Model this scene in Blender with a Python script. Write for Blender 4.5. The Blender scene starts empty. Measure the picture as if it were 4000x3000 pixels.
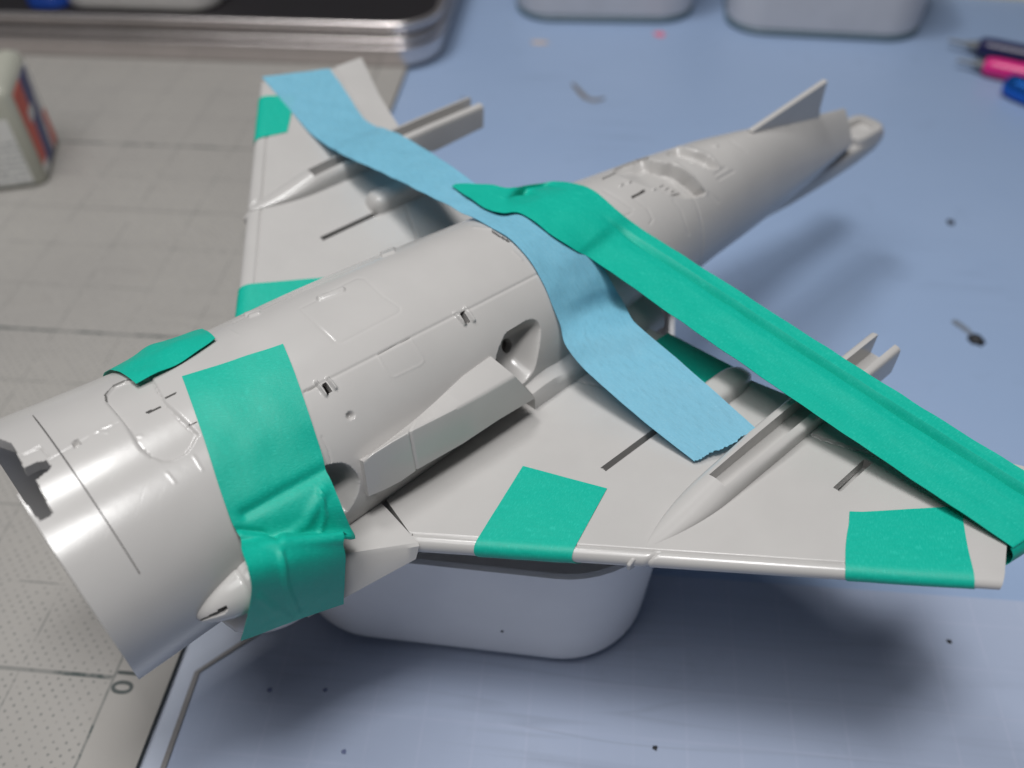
import bpy, math, random
import numpy as np
from mathutils import Vector, Matrix, noise as mnoise

random.seed(7); np.random.seed(7)
S = bpy.context.scene

# ------------------------------------------------------------------ frames
# Measurements are in "units" of 1.5 mm.  Kit frame: x to the nose, y to the near
# wing, z up (the kit lies belly up).  World frame: metres, table at z = 0.
U = 0.0015
DROP = 33.0
FPX = 3510.3                                    # focal length in photo pixels (4000 wide)
def _rot(a, b, c):
    ca, sa, cb, sb, cc, sc = math.cos(a), math.sin(a), math.cos(b), math.sin(b), math.cos(c), math.sin(c)
    Rz = np.array([[ca, -sa, 0], [sa, ca, 0], [0, 0, 1]]); Rx = np.array([[1, 0, 0], [0, cb, -sb], [0, sb, cb]])
    R2 = np.array([[cc, -sc, 0], [sc, cc, 0], [0, 0, 1]])
    return R2 @ Rx @ Rz
MC = _rot(3.90610695, 2.34631691, 0.0485393061)
TC = np.array([0.962013963, -8.53072979, 120.362957])
CAM = -MC.T @ TC
NV = np.array([.0472, -.0195, .99869]); NV /= np.linalg.norm(NV)
UV = np.array([-.67477, .73658, .04628]); UV -= NV * (UV @ NV); UV /= np.linalg.norm(UV)
VV = np.cross(NV, UV)
Q = np.array([UV, VV, NV])
OFF = np.array([0, 0, DROP])
def W(P):                                       # kit units -> world metres
    return (np.asarray(P, float) @ Q.T + OFF) * U
def ray(x, y):
    x = np.asarray(x, float); y = np.asarray(y, float)
    d = np.stack([(x - 2000) / FPX, (y - 1500) / FPX, np.ones_like(x)], -1)
    return d @ MC
def pix(P):
    q = np.asarray(P) @ MC.T + TC
    return np.stack([2000 + FPX * q[..., 0] / q[..., 2], 1500 + FPX * q[..., 1] / q[..., 2]], -1)
DS = 4000 / 2212.0

# ------------------------------------------------------------------ camera
cd = bpy.data.cameras.new('camera'); cam = bpy.data.objects.new('camera', cd); S.collection.objects.link(cam)
cd.sensor_width = 36.0; cd.lens = FPX / 4000 * 36.0; cd.clip_start = 0.005; cd.clip_end = 20
Rw = Q @ MC.T                                   # columns: right, down, forward in world
m = Matrix.Identity(4)
for i in range(3):
    m[i][0] = Rw[i, 0]; m[i][1] = -Rw[i, 1]; m[i][2] = -Rw[i, 2]; m[i][3] = W(CAM)[i]
cam.matrix_world = m
cd.dof.use_dof = True; cd.dof.focus_distance = 94 * U; cd.dof.aperture_fstop = 13.0
S.camera = cam
S.render.resolution_x = 1024; S.render.resolution_y = 768

# ------------------------------------------------------------------ room light
w = bpy.data.worlds.new('World'); S.world = w; w.use_nodes = True
bg = w.node_tree.nodes['Background']; bg.inputs[0].default_value = (0.80, 0.86, 1.0, 1); bg.inputs[1].default_value = 0.05
def area(name, d, dist, size, power, col):
    d = np.array(d, float); d /= np.linalg.norm(d)
    L = bpy.data.lights.new(name, 'AREA'); L.shape = 'RECTANGLE'; L.size = size[0]; L.size_y = size[1]; L.energy = power; L.color = col
    o = bpy.data.objects.new(name, L); S.collection.objects.link(o)
    tgt = W((10, 5, 5)); pos = tgt + (Q @ d) * dist
    o.location = pos
    o.rotation_euler = Vector(pos - tgt).to_track_quat('Z', 'Y').to_euler()
    return o
area('desk_lamp_light', (.105, .155, .98), 0.44, (0.085, 0.085), 0.90, (1.0, 0.992, 0.982))
area('ceiling_light', (.32, -.04, .95), 1.05, (0.60, 0.60), 5.4, (1.0, 0.992, 0.982))
area('second_lamp_light', (.03, -.36, .93), 0.58, (0.10, 0.10), 0.90, (1.0, 0.992, 0.982))
S.view_settings.view_transform = 'Standard'; S.view_settings.look = 'None'; S.view_settings.exposure = 0; S.view_settings.gamma = 1

# ------------------------------------------------------------------ node helpers
def new_mat(name):
    mt = bpy.data.materials.new(name); mt.use_nodes = True
    nt = mt.node_tree; b = nt.nodes['Principled BSDF']
    return mt, nt, b
def N(nt, t, **kw):
    n = nt.nodes.new(t)
    for k, v in kw.items():
        if k in n.inputs: n.inputs[k].default_value = v
        else: setattr(n, k, v)
    return n
def math_n(nt, op, a, b=None, clamp=False):
    n = nt.nodes.new('ShaderNodeMath'); n.operation = op; n.use_clamp = clamp
    for i, v in enumerate((a, b)):
        if v is None: continue
        if hasattr(v, 'links') or hasattr(v, 'is_linked'): nt.links.new(v, n.inputs[i])
        else: n.inputs[i].default_value = v
    return n.outputs[0]
def mixc(nt, fac, a, b):
    n = nt.nodes.new('ShaderNodeMix'); n.data_type = 'RGBA'
    for s, v in ((n.inputs[0], fac), (n.inputs[6], a), (n.inputs[7], b)):
        if hasattr(v, 'is_linked'): nt.links.new(v, s)
        elif isinstance(v, (tuple, list)): s.default_value = (*v, 1)
        else: s.default_value = v
    return n.outputs[2]
def ramp(nt, v, lo, hi):
    n = nt.nodes.new('ShaderNodeMapRange'); n.inputs['From Min'].default_value = lo; n.inputs['From Max'].default_value = hi
    nt.links.new(v, n.inputs['Value']); return n.outputs[0]
def noise_n(nt, vec, scale, detail=3, rough=.5):
    n = nt.nodes.new('ShaderNodeTexNoise'); n.inputs['Scale'].default_value = scale; n.inputs['Detail'].default_value = detail; n.inputs['Roughness'].default_value = rough
    if vec is not None: nt.links.new(vec, n.inputs['Vector'])
    return n.outputs[0]
def bump(nt, b, h, strength, dist):
    n = nt.nodes.new('ShaderNodeBump'); n.inputs['Strength'].default_value = strength; n.inputs['Distance'].default_value = dist
    nt.links.new(h, n.inputs['Height']); nt.links.new(n.outputs[0], b.inputs['Normal']); return n
def pos(nt):
    g = nt.nodes.new('ShaderNodeNewGeometry'); return g.outputs['Position']

def plastic(name, col, rough=.38, mott=.05, sss=0.0):
    mt, nt, b = new_mat(name); p = pos(nt)
    n1 = noise_n(nt, p, 90, 3); c2 = tuple(c * (1 - mott) for c in col)
    nt.links.new(mixc(nt, ramp(nt, n1, .35, .65), col, c2), b.inputs['Base Color'])
    n2 = noise_n(nt, p, 700, 2)
    r = nt.nodes.new('ShaderNodeMapRange'); r.inputs['To Min'].default_value = rough - .06; r.inputs['To Max'].default_value = rough + .08
    nt.links.new(n1, r.inputs['Value']); nt.links.new(r.outputs[0], b.inputs['Roughness'])
    mp = nt.nodes.new('ShaderNodeMapping'); mp.inputs['Scale'].default_value = (1, .06, .3); mp.inputs['Rotation'].default_value = (.2, .3, .9); nt.links.new(p, mp.inputs['Vector'])
    n3 = noise_n(nt, mp.outputs[0], 1800, 2, .8)
    hh = math_n(nt, 'ADD', n2, math_n(nt, 'MULTIPLY', ramp(nt, n3, .62, .80), -.8))
    bump(nt, b, hh, .12, .00006)
    if sss:
        b.inputs['Subsurface Weight'].default_value = sss; b.inputs['Subsurface Radius'].default_value = (.0012, .0011, .0010); b.inputs['Subsurface Scale'].default_value = 1.0
    return mt
M_KIT = plastic('grey_styrene', (.475, .462, .450), .20, .05)
M_FIN = M_KIT
M_WHITE = plastic('white_polypropylene', (.80, .80, .82), .42, .03)
M_MILK = plastic('milky_plastic', (.62, .61, .63), .40, .05)
M_TEAL = plastic('teal_rim_plastic', (.10, .16, .20), .45, .05)
M_DARK = plastic('black_crumb', (.012, .013, .016), .6, .2)
M_CREAM = plastic('cream_paper', (.75, .66, .45), .7, .05)
M_BROWN = plastic('brown_scrap', (.22, .19, .16), .6, .2)
M_PINK = plastic('pink_stain', (.75, .16, .24), .5, .1)
M_SPECK = plastic('blue_grey_speck', (.15, .18, .33), .6, .2)
M_SMEAR = plastic('grey_smear', (.17, .20, .25), .7, .2)

def tape_mat(name, col, col2, rough, trans, streak, clear=0., fib=.22):
    mt, nt, b = new_mat(name)
    uv = nt.nodes.new('ShaderNodeUVMap').outputs[0]
    mp = nt.nodes.new('ShaderNodeMapping'); mp.inputs['Scale'].default_value = (1.0, streak, 1); nt.links.new(uv, mp.inputs['Vector'])
    n1 = noise_n(nt, mp.outputs[0], 620, 3, .7)
    n3 = noise_n(nt, uv, 90, 3, .6)
    f = math_n(nt, 'MULTIPLY', ramp(nt, n1, .50, .78), ramp(nt, n3, .25, .65), True)
    tc_ = mixc(nt, f, col, col2)  # lighter streaks: tape mottling, with its sparkle painted into the colour
    for rz_ in (.5, -.7, 1.4):
        m3 = nt.nodes.new('ShaderNodeMapping'); m3.inputs['Rotation'].default_value = (0, 0, rz_); m3.inputs['Scale'].default_value = (.25, 1.6, 1); nt.links.new(uv, m3.inputs['Vector'])
        n6 = noise_n(nt, m3.outputs[0], 170, 5, .75); tc_ = mixc(nt, math_n(nt, 'MULTIPLY', ramp(nt, n6, .52, .72), fib, True), tc_, tuple(c * .72 for c in col))
    nt.links.new(tc_, b.inputs['Base Color'])
    rr = nt.nodes.new('ShaderNodeMapRange'); rr.inputs['To Min'].default_value = rough - .12; rr.inputs['To Max'].default_value = rough + .15
    nt.links.new(n1, rr.inputs['Value']); nt.links.new(rr.outputs[0], b.inputs['Roughness'])
    b.inputs['Specular IOR Level'].default_value = .38
    bump(nt, b, n1, .6, .00010)
    tr = nt.nodes.new('ShaderNodeBsdfTranslucent'); tr.inputs[0].default_value = (*[min(1, c * 1.2) for c in col], 1)
    mx = nt.nodes.new('ShaderNodeMixShader'); mx.inputs[0].default_value = trans
    out = nt.nodes['Material Output']
    nt.links.new(b.outputs[0], mx.inputs[1]); nt.links.new(tr.outputs[0], mx.inputs[2]); nt.links.new(mx.outputs[0], out.inputs[0])
    if clear:
        tp = nt.nodes.new('ShaderNodeBsdfTransparent'); m2 = nt.nodes.new('ShaderNodeMixShader'); m2.inputs[0].default_value = clear
        nt.links.new(mx.outputs[0], m2.inputs[1]); nt.links.new(tp.outputs[0], m2.inputs[2]); nt.links.new(m2.outputs[0], out.inputs[0])
    return mt
M_GREEN = tape_mat('green_washi_tape', (.002, .44, .325), (.03, .60, .47), .48, .10, .22)
M_BLUE = tape_mat('blue_washi_tape', (.23, .56, .72), (.40, .70, .82), .58, .22, .5, .12, .50)

# ------------------------------------------------------------------ object helpers
def mesh_obj(name, verts, faces, mat, parent=None, smooth=True, sharp=None, uv=None, origin=None):
    """verts in world metres"""
    verts = np.asarray(verts, float)
    if parent is not None: o0 = np.array(parent['_o'])
    elif origin is not None: o0 = np.array(origin, float)
    else: o0 = (verts.min(0) + verts.max(0)) / 2; o0[2] = verts[:, 2].min()
    me = bpy.data.meshes.new(name)
    vv = verts - o0
    F = np.asarray(faces) if not isinstance(faces, list) else None
    if F is not None and F.ndim == 2:
        nf, k = F.shape
        me.vertices.add(len(vv)); me.vertices.foreach_set('co', vv.astype(np.float32).ravel())
        me.loops.add(nf * k); me.loops.foreach_set('vertex_index', F.astype(np.int32).ravel())
        me.polygons.add(nf); me.polygons.foreach_set('loop_start', np.arange(0, nf * k, k, dtype=np.int32))
        me.update(calc_edges=True); me.validate()
    else:
        me.from_pydata(vv.tolist(), [], [list(map(int, f)) for f in faces]); me.update()
    me.polygons.foreach_set('use_smooth', np.full(len(me.polygons), smooth))
    if smooth and sharp: me.set_sharp_from_angle(angle=math.radians(sharp))
    if uv is not None:
        l = me.uv_layers.new(name='UVMap'); vi = np.empty(len(me.loops), np.int32); me.loops.foreach_get('vertex_index', vi)
        l.data.foreach_set('uv', np.asarray(uv, np.float32)[vi].ravel())
    if mat: me.materials.append(mat)
    o = bpy.data.objects.new(name, me); S.collection.objects.link(o)
    if parent is not None: o.parent = bpy.data.objects[parent['_n']] if '_n' in parent else parent
    else: o.location = o0
    return o
def tag(o, label, cat, group=None):
    o['label'] = label; o['category'] = cat
    if group: o['group'] = group
    return o
def struct(o): o['kind'] = 'structure'; return o
class Thing(dict): pass
def thing(name, label, cat, loc, group=None):
    o = bpy.data.objects.new(name, None); S.collection.objects.link(o); o.location = loc; o.empty_display_size = .01
    tag(o, label, cat, group)
    t = Thing(); t['_o'] = tuple(loc); t['_n'] = o.name; t['obj'] = o
    return t
def sub(o, t):                                  # handle so that o (a part of t) can parent sub-parts
    h = Thing(); h['_o'] = t['_o']; h['_n'] = o.name; return h

def grid_faces(ni, nj, closed=False):
    i = np.arange(ni - 1)[:, None]; j = np.arange(nj if closed else nj - 1)[None]
    a = i * nj + j; b = i * nj + (j + 1) % nj
    return np.stack([a, b, b + nj, a + nj], -1)  # [ni-1, nj(-1), 4]
def grid_normals(G, closed=False):
    gi = np.gradient(G, axis=0)
    if closed: gj = (np.roll(G, -1, 1) - np.roll(G, 1, 1)) / 2
    else: gj = np.gradient(G, axis=1)
    n = np.cross(gi, gj); l = np.linalg.norm(n, axis=-1, keepdims=True); return n / np.maximum(l, 1e-9)
def inpoly(P, poly):
    x, y = P[..., 0], P[..., 1]; r = np.zeros(x.shape, bool); n = len(poly)
    for i in range(n):
        x1, y1 = poly[i]; x2, y2 = poly[(i + 1) % n]
        if y1 == y2: continue
        r ^= ((y1 > y) != (y2 > y)) & (x < (x2 - x1) * (y - y1) / (y2 - y1) + x1)
    return r
def polydist(P, poly, closed=False):
    d = np.full(P.shape[:-1], 1e9); pts = list(poly) + ([poly[0]] if closed else [])
    for (x1, y1), (x2, y2) in zip(pts[:-1], pts[1:]):
        dx, dy = x2 - x1, y2 - y1; t = np.clip(((P[..., 0] - x1) * dx + (P[..., 1] - y1) * dy) / (dx * dx + dy * dy + 1e-9), 0, 1)
        d = np.minimum(d, np.hypot(P[..., 0] - x1 - t * dx, P[..., 1] - y1 - t * dy))
    return d
def cut_grid(G, Nn, keep, depth, closed):
    """grid faces with kept mask; adds walls of given depth round the openings"""
    ni, nj = G.shape[:2]; F = grid_faces(ni, nj, closed); fl = F[keep].reshape(-1, 4)
    V = G.reshape(-1, 3); nv = len(V); inner = V - Nn.reshape(-1, 3) * depth
    walls = []
    K = keep; nJ = K.shape[1]
    def add(e0, e1): walls.append(np.stack([e0, e1, e1 + nv, e0 + nv], -1))
    # neighbours along i
    a = K[:-1] & ~K[1:]; i, j = np.nonzero(a); f = F[i, j]; add(f[:, 2], f[:, 3])
    a = ~K[:-1] & K[1:]; i, j = np.nonzero(a); f = F[i + 1, j]; add(f[:, 0], f[:, 1])
    Kr = np.roll(K, -1, 1); a = K & ~Kr
    if not closed: a[:, -1] = False
    i, j = np.nonzero(a); f = F[i, j]; add(f[:, 1], f[:, 2])
    a = ~K & Kr
    if not closed: a[:, -1] = False
    i, j = np.nonzero(a); f = F[i, (j + 1) % nJ]; add(f[:, 3], f[:, 0])
    wl = np.concatenate(walls) if walls else np.zeros((0, 4), int)
    Vall = np.concatenate([V, inner]); Fall = np.concatenate([fl, wl])
    used = np.unique(Fall); mp = np.full(len(Vall), -1); mp[used] = np.arange(len(used))
    return Vall[used], mp[Fall]
def loft(sections, cap=True):
    """closed sections [n, m, 3] -> verts, faces"""
    A = np.asarray(sections, float); n, mm = A.shape[:2]; V = A.reshape(-1, 3); F = grid_faces(n, mm, True).reshape(-1, 4).tolist()
    if cap: F.append(list(range(mm))[::-1]); F.append([(n - 1) * mm + k for k in range(mm)])
    return V, F
def box_pts(c, h):
    s = np.array([[x, y, z] for x in (-1, 1) for y in (-1, 1) for z in (-1, 1)], float)
    return s * np.array(h) + np.array(c)
BOXF = [[0, 1, 3, 2], [4, 6, 7, 5], [0, 4, 5, 1], [2, 3, 7, 6], [0, 2, 6, 4], [1, 5, 7, 3]]
def bevel(o, width, seg=2):
    b = o.modifiers.new('bevel', 'BEVEL'); b.width = width; b.segments = seg; b.limit_method = 'ANGLE'; b.angle_limit = math.radians(35); return o
def zoomc(x0, y0, s): return lambda *p: [(x0 + a / s, y0 + b / s) for a, b in p]
Z3 = zoomc(0, 1100, 1.58); Z4 = zoomc(0, 1800, 1.58); Z5 = zoomc(900, 600, 1.58); Z6 = zoomc(1200, 1200, 1.58)
A1 = zoomc(2200, 1000, 1.58); A2 = zoomc(2400, 1700, 1.3825); A3 = zoomc(1000, 1900, 1.2289); A4 = zoomc(900, 200, 2.011); A5 = zoomc(2200, 200, 1.58)
DD = zoomc(0, 0, 1 / DS)
def D1(a, b): return np.array([a * DS, b * DS])

# ------------------------------------------------------------------ ray casts in the kit frame
KX = np.array([-74, -60, -46, -30, -15, 5, 25, 45, 64.])
KA = np.array([3.3, 4.9, 6.71, 8.62, 10.5, 12.42, 13.82, 14.75, 15.6])
KZ = np.array([1.64, 2.07, 2.88, 3.56, 3.59, 3.72, 3.75, 3.8, 4.6])
KT = np.array([5.29, 7.36, 9.06, 10.2, 11.03, 12.12, 12.5, 11.7, 11.3])
KB = np.array([1.9, 5.6, 7.4, 8.3, 8.8, 10.0, 10.6, 12.7, 15.2])
def herm(x, V):
    k = KX; mgr = np.gradient(V, k); x = np.clip(x, k[0], k[-1]); i = np.clip(np.searchsorted(k, x) - 1, 0, len(k) - 2)
    h = k[i + 1] - k[i]; t = (x - k[i]) / h
    return (2*t**3-3*t**2+1)*V[i] + (t**3-2*t**2+t)*h*mgr[i] + (-2*t**3+3*t**2)*V[i+1] + (t**3-t**2)*h*mgr[i+1]
def pexp(x): return 2.0 - .85 * np.clip((-38 - x) / 34, 0, 1)      # belly turns to a ridge towards the tail
def fusF(P):
    x = P[..., 0]; dz = P[..., 2] - herm(x, KZ); H = np.where(dz > 0, herm(x, KT), herm(x, KB)); e = np.where(dz > 0, pexp(x), 2.0)
    return np.abs(P[..., 1] / herm(x, KA))**e + np.abs(dz / H)**e - 1
def hit_fus(px, off=0.0):
    px = np.asarray(px, float); d = ray(px[..., 0], px[..., 1]); sh = d.shape[:-1]; d = d.reshape(-1, 3)
    t = np.linspace(35, 230, 1200); out = []
    for dd in d:
        P = CAM + t[:, None] * dd; F = fusF(P); F[(P[:, 0] > 64) | (P[:, 0] < -76)] = 9
        k = np.nonzero(F < 0)[0]
        i = k[0] if len(k) else int(np.argmin(F))
        if len(k):
            a, b = t[i - 1], t[i]
            for _ in range(25):
                mdl = (a + b) / 2
                if fusF((CAM + mdl * dd)[None])[0] < 0: b = mdl
                else: a = mdl
            tt = b
        else: tt = t[i]
        p = CAM + tt * dd; x = p[0]; dz = p[2] - herm(np.array([x]), KZ)[0]
        H = (herm(np.array([x]), KT) if dz > 0 else herm(np.array([x]), KB))[0]; A = herm(np.array([x]), KA)[0]
        nn = np.array([0, p[1] / A**2, dz / H**2]); nn /= np.linalg.norm(nn)
        out.append(p + nn * off)
    return np.array(out).reshape(*sh, 3)
WA, WB = .1514, -.02926                         # wing plane z = WA|y| + WB x
def hit_plane(px, n, c):
    px = np.asarray(px, float); d = ray(px[..., 0], px[..., 1]); n = np.array(n, float)
    t = (c - n @ CAM) / (d @ n); return CAM + t[..., None] * d
def hit_wing(px, far=False, off=0.0):
    return hit_plane(px, (-WB, -WA * (-1 if far else 1), 1), off)
def hit_table(px): return hit_plane(px, NV, -DROP)

# ------------------------------------------------------------------ desk, sheet, mat
def world_poly_prism(name, pts, z0, z1, mat, parent=None, bev=0):
    n = len(pts); V = [(x, y, z0) for x, y in pts] + [(x, y, z1) for x, y in pts]
    F = [list(range(n))[::-1], list(range(n, 2 * n))] + [[i, (i + 1) % n, n + (i + 1) % n, n + i] for i in range(n)]
    o = mesh_obj(name, V, F, mat, parent, smooth=False)
    if bev: bevel(o, bev)
    return o
def sheet_mat(name, col, col2, grid, gcol, gw, gstr, rough, offx=0., offy=0.):
    mt, nt, b = new_mat(name); p = pos(nt)
    sep = nt.nodes.new('ShaderNodeSeparateXYZ'); nt.links.new(p, sep.inputs[0])
    n1 = noise_n(nt, p, 14, 4); base = mixc(nt, ramp(nt, n1, .3, .7), col, col2)
    n5 = noise_n(nt, p, 55, 5, .7); base = mixc(nt, math_n(nt, 'MULTIPLY', ramp(nt, n5, .58, .8), .35, True), base, tuple(c * .72 for c in col))
    if grid:
        fs = []
        for k, o_ in ((0, offx), (1, offy)):
            a = math_n(nt, 'ADD', math_n(nt, 'DIVIDE', sep.outputs[k], grid), o_ + 100.5)
            a = math_n(nt, 'ABSOLUTE', math_n(nt, 'SUBTRACT', math_n(nt, 'FRACT', a), .5))
            fs.append(math_n(nt, 'LESS_THAN', a, gw))
        g = math_n(nt, 'MAXIMUM', fs[0], fs[1]); g = math_n(nt, 'MULTIPLY', g, gstr)
        g = math_n(nt, 'MULTIPLY', g, ramp(nt, noise_n(nt, p, 60, 3), .25, .6), True)
        base = mixc(nt, g, base, gcol)
    for rz_, sc_, st_ in ((.35, 26, .30), (-.6, 34, .22), (1.3, 22, .22)):            # long faint scratches and scuffs
        mp = nt.nodes.new('ShaderNodeMapping'); mp.inputs['Rotation'].default_value = (0, 0, rz_); mp.inputs['Scale'].default_value = (.12, 2.2, 1); nt.links.new(p, mp.inputs['Vector'])
        nz = noise_n(nt, mp.outputs[0], sc_, 3, .55); ln_ = math_n(nt, 'SUBTRACT', 1.0, math_n(nt, 'MULTIPLY', math_n(nt, 'ABSOLUTE', math_n(nt, 'SUBTRACT', nz, .5)), 70), True)
        gate = ramp(nt, noise_n(nt, p, 9, 2), .52, .66)
        base = mixc(nt, math_n(nt, 'MULTIPLY', math_n(nt, 'MULTIPLY', ln_, gate, True), st_), base, tuple(c * .6 for c in col))
    nt.links.new(base, b.inputs['Base Color']); b.inputs['Roughness'].default_value = rough
    rr = nt.nodes.new('ShaderNodeMapRange'); rr.inputs['To Min'].default_value = rough - .12; rr.inputs['To Max'].default_value = rough + .1; nt.links.new(n5, rr.inputs['Value']); nt.links.new(rr.outputs[0], b.inputs['Roughness'])
    bump(nt, b, noise_n(nt, p, 900, 2), .15, .0001)
    return mt
M_DESK = sheet_mat('pale_blue_desk', (.280, .378, .560), (.300, .398, .580), None, None, 0, 0, .42)
M_SHEET = sheet_mat('blue_gridded_sheet', (.37, .43, .57), (.39, .45, .59), .010, (.46, .50, .64), .03, .30, .33, .3, .2)
M_STRIP = plastic('pale_desk_strip', (.48, .54, .64), .45, .05)
desk = struct(world_poly_prism('desk', [(-.75, -.45), (.75, -.45), (.75, .85), (-.75, .85)], -.020, 0, M_DESK))
pS = [hit_table(D1(*q)) for q in ((360, 1659), (430, 1460), (560, 1375))]
wS = [W(q)[:2] for q in pS]
ex = wS[0] + (wS[0] - wS[1]) * 6
cl = wS[2] + (wS[2] - wS[1]) * 2.2
sheet = struct(world_poly_prism('blue_sheet', [tuple(ex), tuple(wS[1]), tuple(wS[2]), tuple(cl), (.70, cl[1] + .004), (.70, -.42), (ex[0], -.42)], .0003, .0013, M_SHEET))
# raised clear border along the sheet's left edge and clipped corner
def strip_along(name, pts, half, z0, z1, mat, parent=None):
    pts = [np.array(p_) for p_ in pts]; L = []; R_ = []
    for i, p_ in enumerate(pts):
        d = (pts[min(i + 1, len(pts) - 1)] - pts[max(i - 1, 0)]); d /= np.linalg.norm(d); nrm = np.array([-d[1], d[0]])
        L.append(p_ + nrm * half); R_.append(p_ - nrm * half)
    n = len(pts); V = [(x[0], x[1], z) for z in (z0, z1) for x in L + R_]
    F = []
    for i in range(n - 1):
        F += [[2*n+i, 2*n+i+1, 3*n+i+1, 3*n+i], [i, n+i, n+i+1, i+1], [i, i+1, 2*n+i+1, 2*n+i], [n+i, 3*n+i, 3*n+i+1, n+i+1]]
    F += [[0, 2*n, 3*n, n], [n-1, 2*n-1, 4*n-1, 3*n-1]]
    return mesh_obj(name, V, F, mat, parent, smooth=False)
M_EDGE = plastic('clear_sheet_edge', (.30, .29, .29), .25, .25)
sh_h = Thing(); sh_h['_o'] = tuple(sheet.location); sh_h['_n'] = sheet.name
ed = strip_along('sheet_border', [tuple(ex), tuple(wS[1]), tuple(wS[2]), tuple(cl)],   .00055, .0014, .0017, M_EDGE, sh_h); bevel(ed, .0002)
# pale strip of bare desk between mat and sheet is a paper sheet lying under both
SQ = 13.11 * U
p00 = W(hit_table((458, 2664)))[:2]
edge_x = W(hit_table(D1(310, 1640)))[0]
M_UNDER = plastic('pale_underlay', (.50, .55, .66), .45, .05)
under = struct(world_poly_prism('underlay_sheet', [(edge_x - .03, -.40), (edge_x + .030, -.40), (edge_x + .030, -.02), (edge_x - .03, -.02)], .00005, .00022, M_UNDER))
# cutting mat
mt, nt, b = new_mat('grey_cutting_mat'); p = pos(nt)
sep = nt.nodes.new('ShaderNodeSeparateXYZ'); nt.links.new(p, sep.inputs[0])
ux = math_n(nt, 'DIVIDE', math_n(nt, 'SUBTRACT', sep.outputs[0], float(p00[0])), SQ)
vy = math_n(nt, 'DIVIDE', math_n(nt, 'SUBTRACT', sep.outputs[1], float(p00[1])), SQ)
def tri(x, k, o=0.):                            # distance to nearest multiple of 1/k, in 1/k
    a = math_n(nt, 'FRACT', math_n(nt, 'ADD', math_n(nt, 'MULTIPLY', x, k), o + 200.5)); return math_n(nt, 'ABSOLUTE', math_n(nt, 'SUBTRACT', a, .5))
inside = math_n(nt, 'LESS_THAN', ux, .012)
wear = ramp(nt, noise_n(nt, p, 160, 4, .7), .38, .56)
wear2 = ramp(nt, noise_n(nt, p, 420, 3, .6), .35, .55)
ln = math_n(nt, 'MAXIMUM', math_n(nt, 'LESS_THAN', tri(ux, 1), .010), math_n(nt, 'LESS_THAN', tri(vy, 1), .011))
bold = math_n(nt, 'MULTIPLY', math_n(nt, 'LESS_THAN', tri(vy, .2), .0045), 1.0)
bord = math_n(nt, 'LESS_THAN', math_n(nt, 'ABSOLUTE', ux), .017)
near10 = math_n(nt, 'MAXIMUM', bold, bord)
ln = math_n(nt, 'MULTIPLY', ln, math_n(nt, 'MULTIPLY', wear, .48, True))
def dots(o):
    a = tri(ux, 8, o); c = tri(vy, 8, o); r = math_n(nt, 'SQRT', math_n(nt, 'ADD', math_n(nt, 'MULTIPLY', a, a), math_n(nt, 'MULTIPLY', c, c))); return math_n(nt, 'LESS_THAN', r, .125)
dt = math_n(nt, 'MULTIPLY', math_n(nt, 'MAXIMUM', dots(0), dots(.5)), math_n(nt, 'MULTIPLY', wear2, .5, True))
pr = math_n(nt, 'MAXIMUM', math_n(nt, 'MAXIMUM', ln, dt), math_n(nt, 'MULTIPLY', near10, math_n(nt, 'MAXIMUM', wear, .45)))
pr = math_n(nt, 'MULTIPLY', pr, inside, True)
n1 = noise_n(nt, p, 18, 4); base = mixc(nt, ramp(nt, n1, .3, .7), (.315, .30, .283), (.35, .334, .312))
stain = ramp(nt, noise_n(nt, p, 70, 5, .7), .60, .8); base = mixc(nt, math_n(nt, 'MULTIPLY', stain, .35, True), base, (.22, .20, .18))
for rz_, sc_ in ((.2, 40), (1.75, 46)):
    mp = nt.nodes.new('ShaderNodeMapping'); mp.inputs['Rotation'].default_value = (0, 0, rz_); mp.inputs['Scale'].default_value = (.06, 2.0, 1); nt.links.new(p, mp.inputs['Vector'])
    nz = noise_n(nt, mp.outputs[0], sc_, 2, .5); cutl = math_n(nt, 'SUBTRACT', 1.0, math_n(nt, 'MULTIPLY', math_n(nt, 'ABSOLUTE', math_n(nt, 'SUBTRACT', nz, .5)), 110), True)
    base = mixc(nt, math_n(nt, 'MULTIPLY', math_n(nt, 'MULTIPLY', cutl, ramp(nt, noise_n(nt, p, 16, 2), .5, .62), True), .3), base, (.20, .19, .18))
geo = nt.nodes.new('ShaderNodeNewGeometry'); sepn = nt.nodes.new('ShaderNodeSeparateXYZ'); nt.links.new(geo.outputs['Normal'], sepn.inputs[0])
top = math_n(nt, 'GREATER_THAN', sepn.outputs[2], .7)
base = mixc(nt, pr, base, (.055, .07, .068)); base = mixc(nt, top, (.045, .055, .05), base)
nt.links.new(base, b.inputs['Base Color']); b.inputs['Roughness'].default_value = .62
bump(nt, b, noise_n(nt, p, 1400, 2), .35, .0001)
mat_o = struct(world_poly_prism('cutting_mat', [(-.60, -.40), (edge_x, -.40), (edge_x, .60), (-.60, .60)], .0003, .0019, mt))
mat_h = Thing(); mat_h['_o'] = tuple(mat_o.location); mat_h['_n'] = mat_o.name
M_PRINT = plastic('printed_ink', (.06, .072, .07), .6, .3)
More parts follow.
